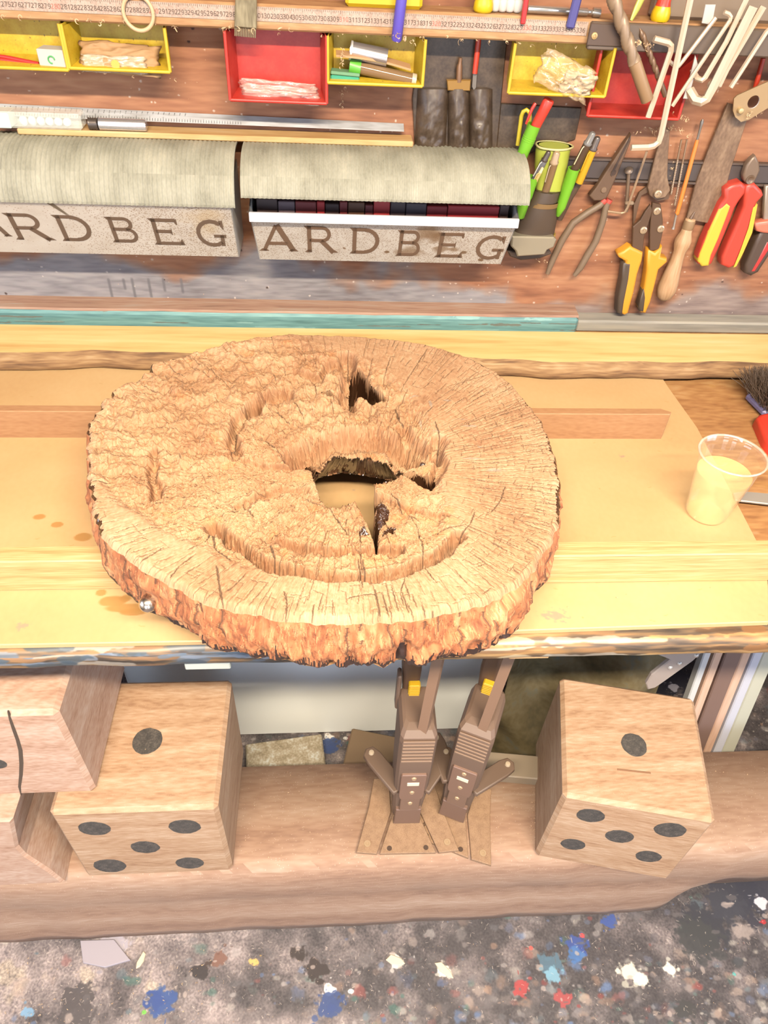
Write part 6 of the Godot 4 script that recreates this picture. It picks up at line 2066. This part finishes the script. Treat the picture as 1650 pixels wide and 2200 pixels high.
	var sg := [[[1558, 408, 1572, 398, 1594, 392, 1604, 400, 1602, 416, 1590, 432, 1580, 448, 1572, 470, 1560, 500, 1545, 535, 1530, 568, 1514, 575, 1500, 568, 1500, 552, 1512, 520, 1530, 480, 1548, 440, 1558, 426], [1562, 434, 1572, 442, 1562, 470, 1546, 512, 1530, 548, 1524, 572, 1508, 574, 1499, 562, 1504, 545, 1522, 500, 1545, 450]], [[1604, 400, 1622, 394, 1638, 410, 1642, 420, 1628, 436, 1620, 460, 1612, 490, 1598, 530, 1580, 572, 1566, 578, 1550, 570, 1552, 552, 1566, 520, 1584, 480, 1598, 444, 1600, 420], [1628, 438, 1616, 500, 1596, 545, 1582, 572, 1576, 575, 1590, 540, 1608, 490, 1618, 446]]]
	for k in 2:
		st = mb()
		slab(st, sg[k][0], WALL + 0.008, WALL + 0.027, 0.005, 3)
		var h := part(o, "handle", st, mat(222, 78, 60, 0.4), "red grip with yellow side")
		st = mb()
		slab(st, sg[k][1], WALL + 0.008, WALL + 0.0276, 0.004, 3)
		part(h, "yellow_inlay", st, mat(238, 202, 70, 0.45), "yellow grip inlay")
	# black and red pliers at the right edge
	o = thing("black_pliers", "black handled pliers with red stripe, cut by the frame at the right", "pliers", wp(1635, 500, 0.02))
	st = mb()
	slab(st, [1640, 490, 1680, 500, 1660, 540, 1630, 586, 1614, 594, 1600, 588, 1602, 570, 1622, 525], WALL + 0.008, WALL + 0.026, 0.005, 3)
	var bh := part(o, "handle", st, mat(90, 70, 58, 0.5))
	st = mb()
	slab(st, [1648, 520, 1662, 522, 1640, 556, 1622, 584, 1614, 584, 1630, 556], WALL + 0.01, WALL + 0.0268, 0.002, 2)
	part(bh, "red_stripe", st, mat(220, 64, 62, 0.4))
	st = mb()
	slab(st, [1624, 480, 1700, 470, 1700, 506, 1640, 502, 1626, 498], WALL + 0.014, WALL + 0.03, 0.004, 3)
	part(o, "red_guard", st, mat(228, 130, 104, 0.4))
	st = mb()
	slab(st, [1646, 400, 1700, 400, 1700, 478, 1640, 474, 1642, 450], WALL + 0.012, WALL + 0.02, 0.002, 2)
	part(o, "jaws", st, mat(196, 178, 160, 0.35, 0.4))
	# bent steel bracket with a round hole
	o = thing("steel_bracket", "pale steel plate with a big round hole hanging over the file's top", "bracket", wp(1612, 220, 0.03))
	var c := CSGPolygon3D.new()
	var bp := PackedVector2Array()
	for q in [[1577, 212], [1584, 205], [1640, 180], [1690, 158], [1700, 240], [1650, 232], [1608, 258], [1592, 262], [1580, 252], [1575, 238]]:
		var w := wp(q[0], q[1], 0.03)
		bp.append(Vector2(w.x - o.position.x, w.y - o.position.y))
	c.polygon = bp
	c.depth = 0.0025
	c.name = "plate"
	c.material = mat(206, 172, 128, 0.4, 0.4)
	var hole := CSGCylinder3D.new()
	hole.name = "round_hole"
	hole.operation = CSGShape3D.OPERATION_SUBTRACTION
	hole.radius = 0.0082
	hole.height = 0.02
	hole.sides = 32
	hole.rotation.x = PI / 2
	hole.position = wp(1619, 219, 0.03) - o.position
	hole.position.z = 0.0
	c.add_child(hole)
	o.add_child(c)
	st = mb()
	lathe(st, [Vector2(0.004, 0), Vector2(0.004, 0.006), Vector2(0.003, 0.007), Vector2(0, 0.007)], Transform3D(Basis(Vector3.RIGHT, PI / 2), wp(1589, 236, 0.03)), 14)
	part(o, "stud", st, mat(228, 200, 150, 0.4, 0.3))

# twisted two-lobed drill flute
func twist(st: SurfaceTool, a: Vector3, b: Vector3, r: float, pitch: float) -> void:
	var L := (b - a).length()
	var n := int(L / pitch * 10) + 2
	var fr := frame_along(a, b)
	var rings := []
	for i in n + 1:
		var y := L * i / n
		var ring := []
		var taper: float = clampf((L - y) / (r * 1.6), 0.08, 1.0)
		for k in 16:
			var an := TAU * k / 16
			var lobe := r * (0.62 + 0.38 * pow(abs(cos(an)), 0.7)) * taper
			var t := an + TAU * y / pitch
			ring.append(fr * Vector3(cos(t) * lobe, y, -sin(t) * lobe))
		rings.append(ring)
	loft(st, rings, true, true, 1)

func hex_keys() -> void:
	var bar := mat(226, 202, 174, 0.42, 0.2, 0.55)
	var grp := "hex keys on the tool strips"
	var z := -1.056
	var list := [
		["longest hex key, hanging lowest, its short foot pointing left above the snips", [1487, -20, 1420, 290, 1415, 305, 1405, 313, 1392, 316, 1356, 317], 0.0042, z + 0.012],
		["hex key with its short arm at the top, crossing behind the longest one", [1405, 84, 1436, 92, 1442, 98, 1441, 110, 1392, 252], 0.0040, z + 0.004],
		["thin bright hex key slanting right behind the longest one", [1436, 130, 1450, 142, 1458, 142, 1466, 132, 1538, 38], 0.0026, z + 0.002],
		["slim yellowish hex key leaning right, its short top arm turned away", [1556, 26, 1566, 30, 1570, 36, 1568, 44, 1444, 228], 0.0027, z + 0.004],
		["thinnest of the three clustered hex keys, leftmost of the cluster", [1612, -20, 1560, 90, 1515, 166, 1508, 172, 1500, 172, 1492, 166], 0.0036, z],
		["thickest hex key in the middle of the cluster, foot turned up at lower left", [1618, 14, 1530, 190, 1518, 212, 1506, 218, 1496, 218, 1486, 210], 0.0062, z + 0.004],
		["right-hand hex key of the cluster, lying against the thickest one", [1640, 14, 1560, 150, 1545, 182, 1538, 192, 1530, 196], 0.0044, z],
		["short bright hex key at the upper right above the steel plate", [1690, 60, 1652, 64, 1646, 70, 1570, 188], 0.0032, z]]
	for q in list:
		var p := polyline_px(q[1], q[3])
		if q[2] > 0.0035 and q[1][0] > 1600 and q[1].size() > 8: 
			p[p.size() - 1] += Vector3(0, 0.006, -0.014)
			p[p.size() - 2] += Vector3(0, 0.001, -0.005)
		var o := thing("hex_key", q[0], "hex key", p[p.size() / 2], grp)
		var st := mb()
		tube(st, p, q[2], 6, true)
		part(o, "bar", st, bar)
	# big drill bit and a smaller one behind
	var o := thing("large_drill_bit", "large grey twist drill leaning in front of the upper right red bin", "drill bit", on_z(1350, 110, z))
	var st := mb()
	var a := on_z(1391, 216, z + 0.006); var b := on_z(1305, -40, z)
	var m := a.lerp(b, 0.34)
	tube(st, [a, a.lerp(m, 0.02), m], [0.0075, 0.0082, 0.0082], 18)
	part(o, "shank", st, mat(186, 150, 112, 0.45, 0.2))
	st = mb()
	twist(st, m, b, 0.0088, 0.052)
	part(o, "flute", st, mat(178, 150, 122, 0.4, 0.2))
	o = thing("small_drill_bit", "small grey twist drill behind the hex keys in front of the red bin", "drill bit", on_z(1400, 120, z - 0.01))
	st = mb()
	a = on_z(1430, 206, z - 0.008); b = on_z(1374, 60, z - 0.01)
	tube(st, [a, a.lerp(b, 0.3)], 0.0036, 12)
	part(o, "shank", st, mat(160, 126, 98, 0.45, 0.2))
	st = mb()
	twist(st, a.lerp(b, 0.3), b, 0.0042, 0.022)
	part(o, "flute", st, mat(150, 118, 92, 0.4, 0.2))
	# two white plastic ties
	for q in [[[1516, 10, 1538, 10, 1530, 54, 1508, 50], "frosted white plastic tab sticking up behind the hex keys", z - 0.012], [[1494, 118, 1500, 140, 1478, 213, 1468, 212, 1484, 160], "narrow white plastic strip hanging beside the slim yellowish hex key", z - 0.008]]:
		st = at0(on_z(q[0][0], q[0][1], q[2]))
		slab(st, q[0], q[2] - 0.002, q[2], 0.0005)
		single("plastic_strip", q[1], "strip", org, st, mat(228, 220, 212, 0.35))
	st = at0(on_z(1640, 160, -1.1))
	tube(st, [wp(1640, 125, 0.012), wp(1626, 176, 0.012), wp(1620, 190, 0.012)], [0.0032, 0.0036, 0.002], 10)
	single("red_tip", "red plastic tip hanging behind the steel plate at the right edge", "tool", org, st, mat(206, 62, 36, 0.4))

func bench_things() -> void:
	# plastic cup of pale liquid
	var base := on_y(1515, 1102, MDF)
	var o := thing("plastic_cup", "clear ribbed plastic cup of pale yellow liquid on the hardboard at the right", "cup", Vector3(base.x, MDF, base.z))
	var fr := Transform3D(Basis(), o.position)
	var h := 0.094
	var r0 := 0.0245
	var r1 := 0.0365
	var prof := [Vector2(0, 0.0012), Vector2(r0 - 0.002, 0.0012), Vector2(r0, 0.0022)]
	for i in 19:
		var f := (i + 1) / 21.0
		prof.append(Vector2(lerpf(r0, r1, f) + (0.00035 if i % 2 == 0 and i < 15 else 0.0), h * f))
	prof.append_array([Vector2(r1 + 0.0006, h - 0.004), Vector2(r1 + 0.0026, h - 0.0025), Vector2(r1 + 0.0032, h - 0.001), Vector2(r1 + 0.0026, h + 0.0004), Vector2(r1 + 0.001, h), Vector2(r1 - 0.0002, h - 0.004)])
	var st := mb()
	lathe(st, prof, fr, 64, -1.0)
	part(o, "cup_wall", st, clear_mat(242, 242, 236, 0.03, 0.06))
	st = mb()
	var ring := []
	for k in 49: ring.append(fr * Vector3(cos(TAU * k / 48) * (r1 + 0.0018), h - 0.001, sin(TAU * k / 48) * (r1 + 0.0018)))
	tube(st, ring, 0.0014, 8)
	part(o, "rolled_rim", st, clear_mat(226, 220, 206, 0.12, 0.1))
	st = mb()
	var fill := 0.066
	lathe(st, [Vector2(0, 0.0016), Vector2(r0 - 0.0015, 0.0016), Vector2(lerpf(r0, r1, 0.35) - 0.0012, h * 0.35), Vector2(lerpf(r0, r1, fill / h) - 0.0012, fill), Vector2(0, fill)], fr, 64, 0.5)
	var lm := StandardMaterial3D.new()
	lm.transparency = BaseMaterial3D.TRANSPARENCY_ALPHA
	lm.albedo_color = Color(1.0, 0.93, 0.62, 0.15)
	lm.roughness = 0.04
	part(o, "liquid", st, lm)
	# a stiff dark hand brush at the right edge
	o = thing("hand_brush", "dark bristled hand brush with a blue edge, cut by the frame at the right", "brush", Vector3(0.67, BENCH, -0.88))
	st = mb()
	box(st, Vector3(0, 0, 0), Vector3(0.13, 0.012, 0.05), 0.004, Transform3D(Basis(Vector3.UP, 0.15), Vector3(0.70, BENCH + 0.008, -0.875)))
	part(o, "brush_block", st, mat(130, 124, 168, 0.5), "blue plastic block")
	var br := SurfaceTool.new()
	br.begin(Mesh.PRIMITIVE_TRIANGLES)
	br.set_smooth_group(1)
	org = Vector3.ZERO
	tube(br, [Vector3(0, 0, 0), Vector3(0.001, 0.014, 0), Vector3(0.004, 0.027, 0.001), Vector3(0.009, 0.042, 0.002)], [0.00055, 0.0005, 0.00045, 0.0003], 4)
	br.generate_normals()
	var mm := MultiMesh.new()
	mm.transform_format = MultiMesh.TRANSFORM_3D
	mm.mesh = br.commit()
	mm.instance_count = 2600
	for i in 2600:
		var p := Vector3(rng.randf_range(-0.062, 0.062), 0.012, rng.randf_range(-0.026, 0.026))
		var d := Vector3(p.x * 3.0 + rng.randfn(0, 0.35), rng.randf_range(0.7, 1.2), p.z * 16.0 + rng.randfn(0, 0.35)).normalized()
		var x := d.cross(Vector3(rng.randfn(0, 1), rng.randfn(0, 0.2), rng.randfn(0, 1))).normalized()
		mm.set_instance_transform(i, Transform3D(Basis(x, d, x.cross(d)), Basis(Vector3.UP, 0.15) * p + Vector3(0.70, BENCH, -0.875) - o.position))
	var mi := MultiMeshInstance3D.new()
	mi.name = "bristles"
	mi.multimesh = mm
	mi.material_override = mat(108, 88, 72, 0.6)
	mi.set_meta("kind", "stuff")
	o.add_child(mi, true)
	# red handle beside it and a steel blade
	var st2 := at0(Vector3(0.63, BENCH, -0.81))
	lying(st2, [1625, 896, 1632, 888, 1660, 882, 1720, 900, 1720, 960, 1665, 965, 1644, 940], BENCH, BENCH + 0.016, 0.006, 3)
	single("red_scraper", "rounded red scraper end on the bench below the dark brush at the right", "handle", org, st2, mat(236, 70, 52, 0.35))
	st2 = at0(Vector3(0.55, BENCH, -0.655))
	lying(st2, [1575, 1058, 1600, 1055, 1720, 1066, 1720, 1086, 1650, 1082, 1580, 1074], MDF + 0.0005, MDF + 0.003, 0.0008)
	single("steel_strip", "grey steel strip lying on the bench behind the cup, running off to the right", "steel strip", org, st2, mat(196, 190, 180, 0.35, 0.4))
	# paint-spotted chips on the floor
	for q in [[850, 2064, 30, 13, 0.3, "pale wood chip on the floor, left of two below the beam"], [955, 2084, 34, 11, 0.75, "pale pointed wood chip on the floor, right of two below the beam"], [303, 2063, 9, 24, 0.35, "thin yellowish leaf-shaped shaving on the floor at the left"]]:
		var w := on_y(q[0], q[1], 0.002)
		st2 = at0(w)
		var L: float = q[2] * 0.0006
		var W: float = q[3] * 0.0006
		var t := Transform3D(Basis(Vector3.UP, -q[4]) * Basis(Vector3(1, 0, 0), Vector3(0, 0, -1), Vector3(0, 1, 0)), w)
		prism(st2, PackedVector2Array([Vector2(-L, -W * 0.4), Vector2(-L * 0.3, -W), Vector2(L * 0.6, -W * 0.7), Vector2(L, 0), Vector2(L * 0.5, W * 0.8), Vector2(-L * 0.6, W)]), -0.002, 0.002, 0.001, 1, t)
		single("wood_chip", q[5], "wood chip", org, st2, mat(240, 222, 190, 0.7))
	st2 = at0(on_y(215, 2050, 0.0))
	lying(st2, [172, 2020, 245, 2018, 280, 2062, 225, 2078, 178, 2068], 0.0, 0.005, 0.001)
	single("grey_scrap", "flat grey-lilac scrap lying on the floor against the beam at the left", "scrap", org, st2, mat(182, 172, 178, 0.7))

func shavings() -> void:
	# curls of wood and dust caught everywhere, too many to count
	org = Vector3.ZERO
	var st := mb()
	var p := []
	for i in 9:
		var a := i * 0.55
		p.append(Vector3(cos(a) * 0.0022 + i * 0.0004, sin(a) * 0.0022, i * 0.00035))
	tube(st, p, [0.0002, 0.0005, 0.0006, 0.0006, 0.0006, 0.0006, 0.0005, 0.0004, 0.0002], 4, true, 0.35)
	st.generate_normals()
	var where := []
	var on_line := func(x0: float, y0: float, x1: float, y1: float, z0: float, n: int, s: float) -> void:
		for i in n:
			var q := on_z(lerpf(x0, x1, rng.randf()), 0, z0)
			var f := rng.randf()
			q = on_z(lerpf(x0, x1, f) + rng.randfn(0, 3), lerpf(y0, y1, f) + rng.randfn(0, 2.5), z0)
			where.append([q, s * rng.randf_range(0.4, 1.4)])
	on_line.call(0, 36, 1260, 101, -1.059, 46, 1.0)
	on_line.call(1355, 92, 1400, 100, -1.046, 14, 1.2)
	on_line.call(1360, 285, 1440, 275, -1.11, 22, 1.0)
	on_line.call(1440, 270, 1490, 290, -1.11, 12, 1.0)
	on_line.call(1440, 340, 1445, 470, -1.11, 12, 0.8)
	on_line.call(735, 98, 732, 150, -1.066, 12, 1.0)
	on_line.call(733, 190, 738, 235, -1.12, 9, 1.1)
	on_line.call(840, 72, 888, 92, -1.058, 12, 1.2)
	on_line.call(1440, 240, 1480, 260, -1.08, 10, 0.9)
	on_line.call(1590, 250, 1640, 240, -1.09, 10, 0.9)
	on_line.call(80, 155, 400, 170, -1.07, 8, 0.9)
	on_line.call(1100, 545, 1180, 560, -1.1, 12, 0.9)
	for i in 240:
		var q := wp(rng.randf_range(0, 1640), rng.randf_range(60, 640), 0.0008)
		where.append([q, rng.randf_range(0.15, 0.4)])
	for i in 420:
		var q := on_y(rng.randf_range(500, 1650), rng.randf_range(1650, 1855), 0.3006)
		if q.z > -0.475 or q.z < -0.63: continue
		where.append([q, rng.randf_range(0.15, 0.5)])
	for i in 60: where.append([on_y(rng.randf_range(1215, 1520), rng.randf_range(1640, 1740), 0.5202), rng.randf_range(0.15, 0.45)])
	for i in 40: where.append([on_y(rng.randf_range(240, 470), rng.randf_range(1480, 1720), 0.5276), rng.randf_range(0.15, 0.45)])
	for i in 500:
		var q := on_y(rng.randf_range(0, 1650), rng.randf_range(2020, 2200), 0.0008)
		if q.z < -0.44: continue
		where.append([q, rng.randf_range(0.2, 0.7) * (1.2 if q.x < -0.2 else 0.6)])
	for i in 14: where.append([on_y(rng.randf_range(1150, 1650), rng.randf_range(1180, 1330), MDF + 0.0006), rng.randf_range(0.2, 0.5)])
	for i in 90: where.append([on_y(rng.randf_range(1140, 1160), rng.randf_range(1700, 1830), 0.3008), rng.randf_range(0.2, 0.6)])
	var mm := MultiMesh.new()
	mm.transform_format = MultiMesh.TRANSFORM_3D
	mm.mesh = st.commit()
	mm.instance_count = where.size()
	for i in where.size():
		var b := Basis(Vector3(rng.randfn(0, 1), rng.randfn(0, 1), rng.randfn(0, 1)).normalized(), rng.randf() * TAU)
		mm.set_instance_transform(i, Transform3D(b.scaled(Vector3.ONE * where[i][1]), where[i][0]))
	var mi := MultiMeshInstance3D.new()
	mi.name = "wood_shavings"
	mi.multimesh = mm
	mi.material_override = mat(240, 202, 156, 0.7)
	tag(mi, "tiny pale curled wood shavings caught on shelf, tools, wall, beam and floor", "shavings", "", "stuff")
	add_child(mi)
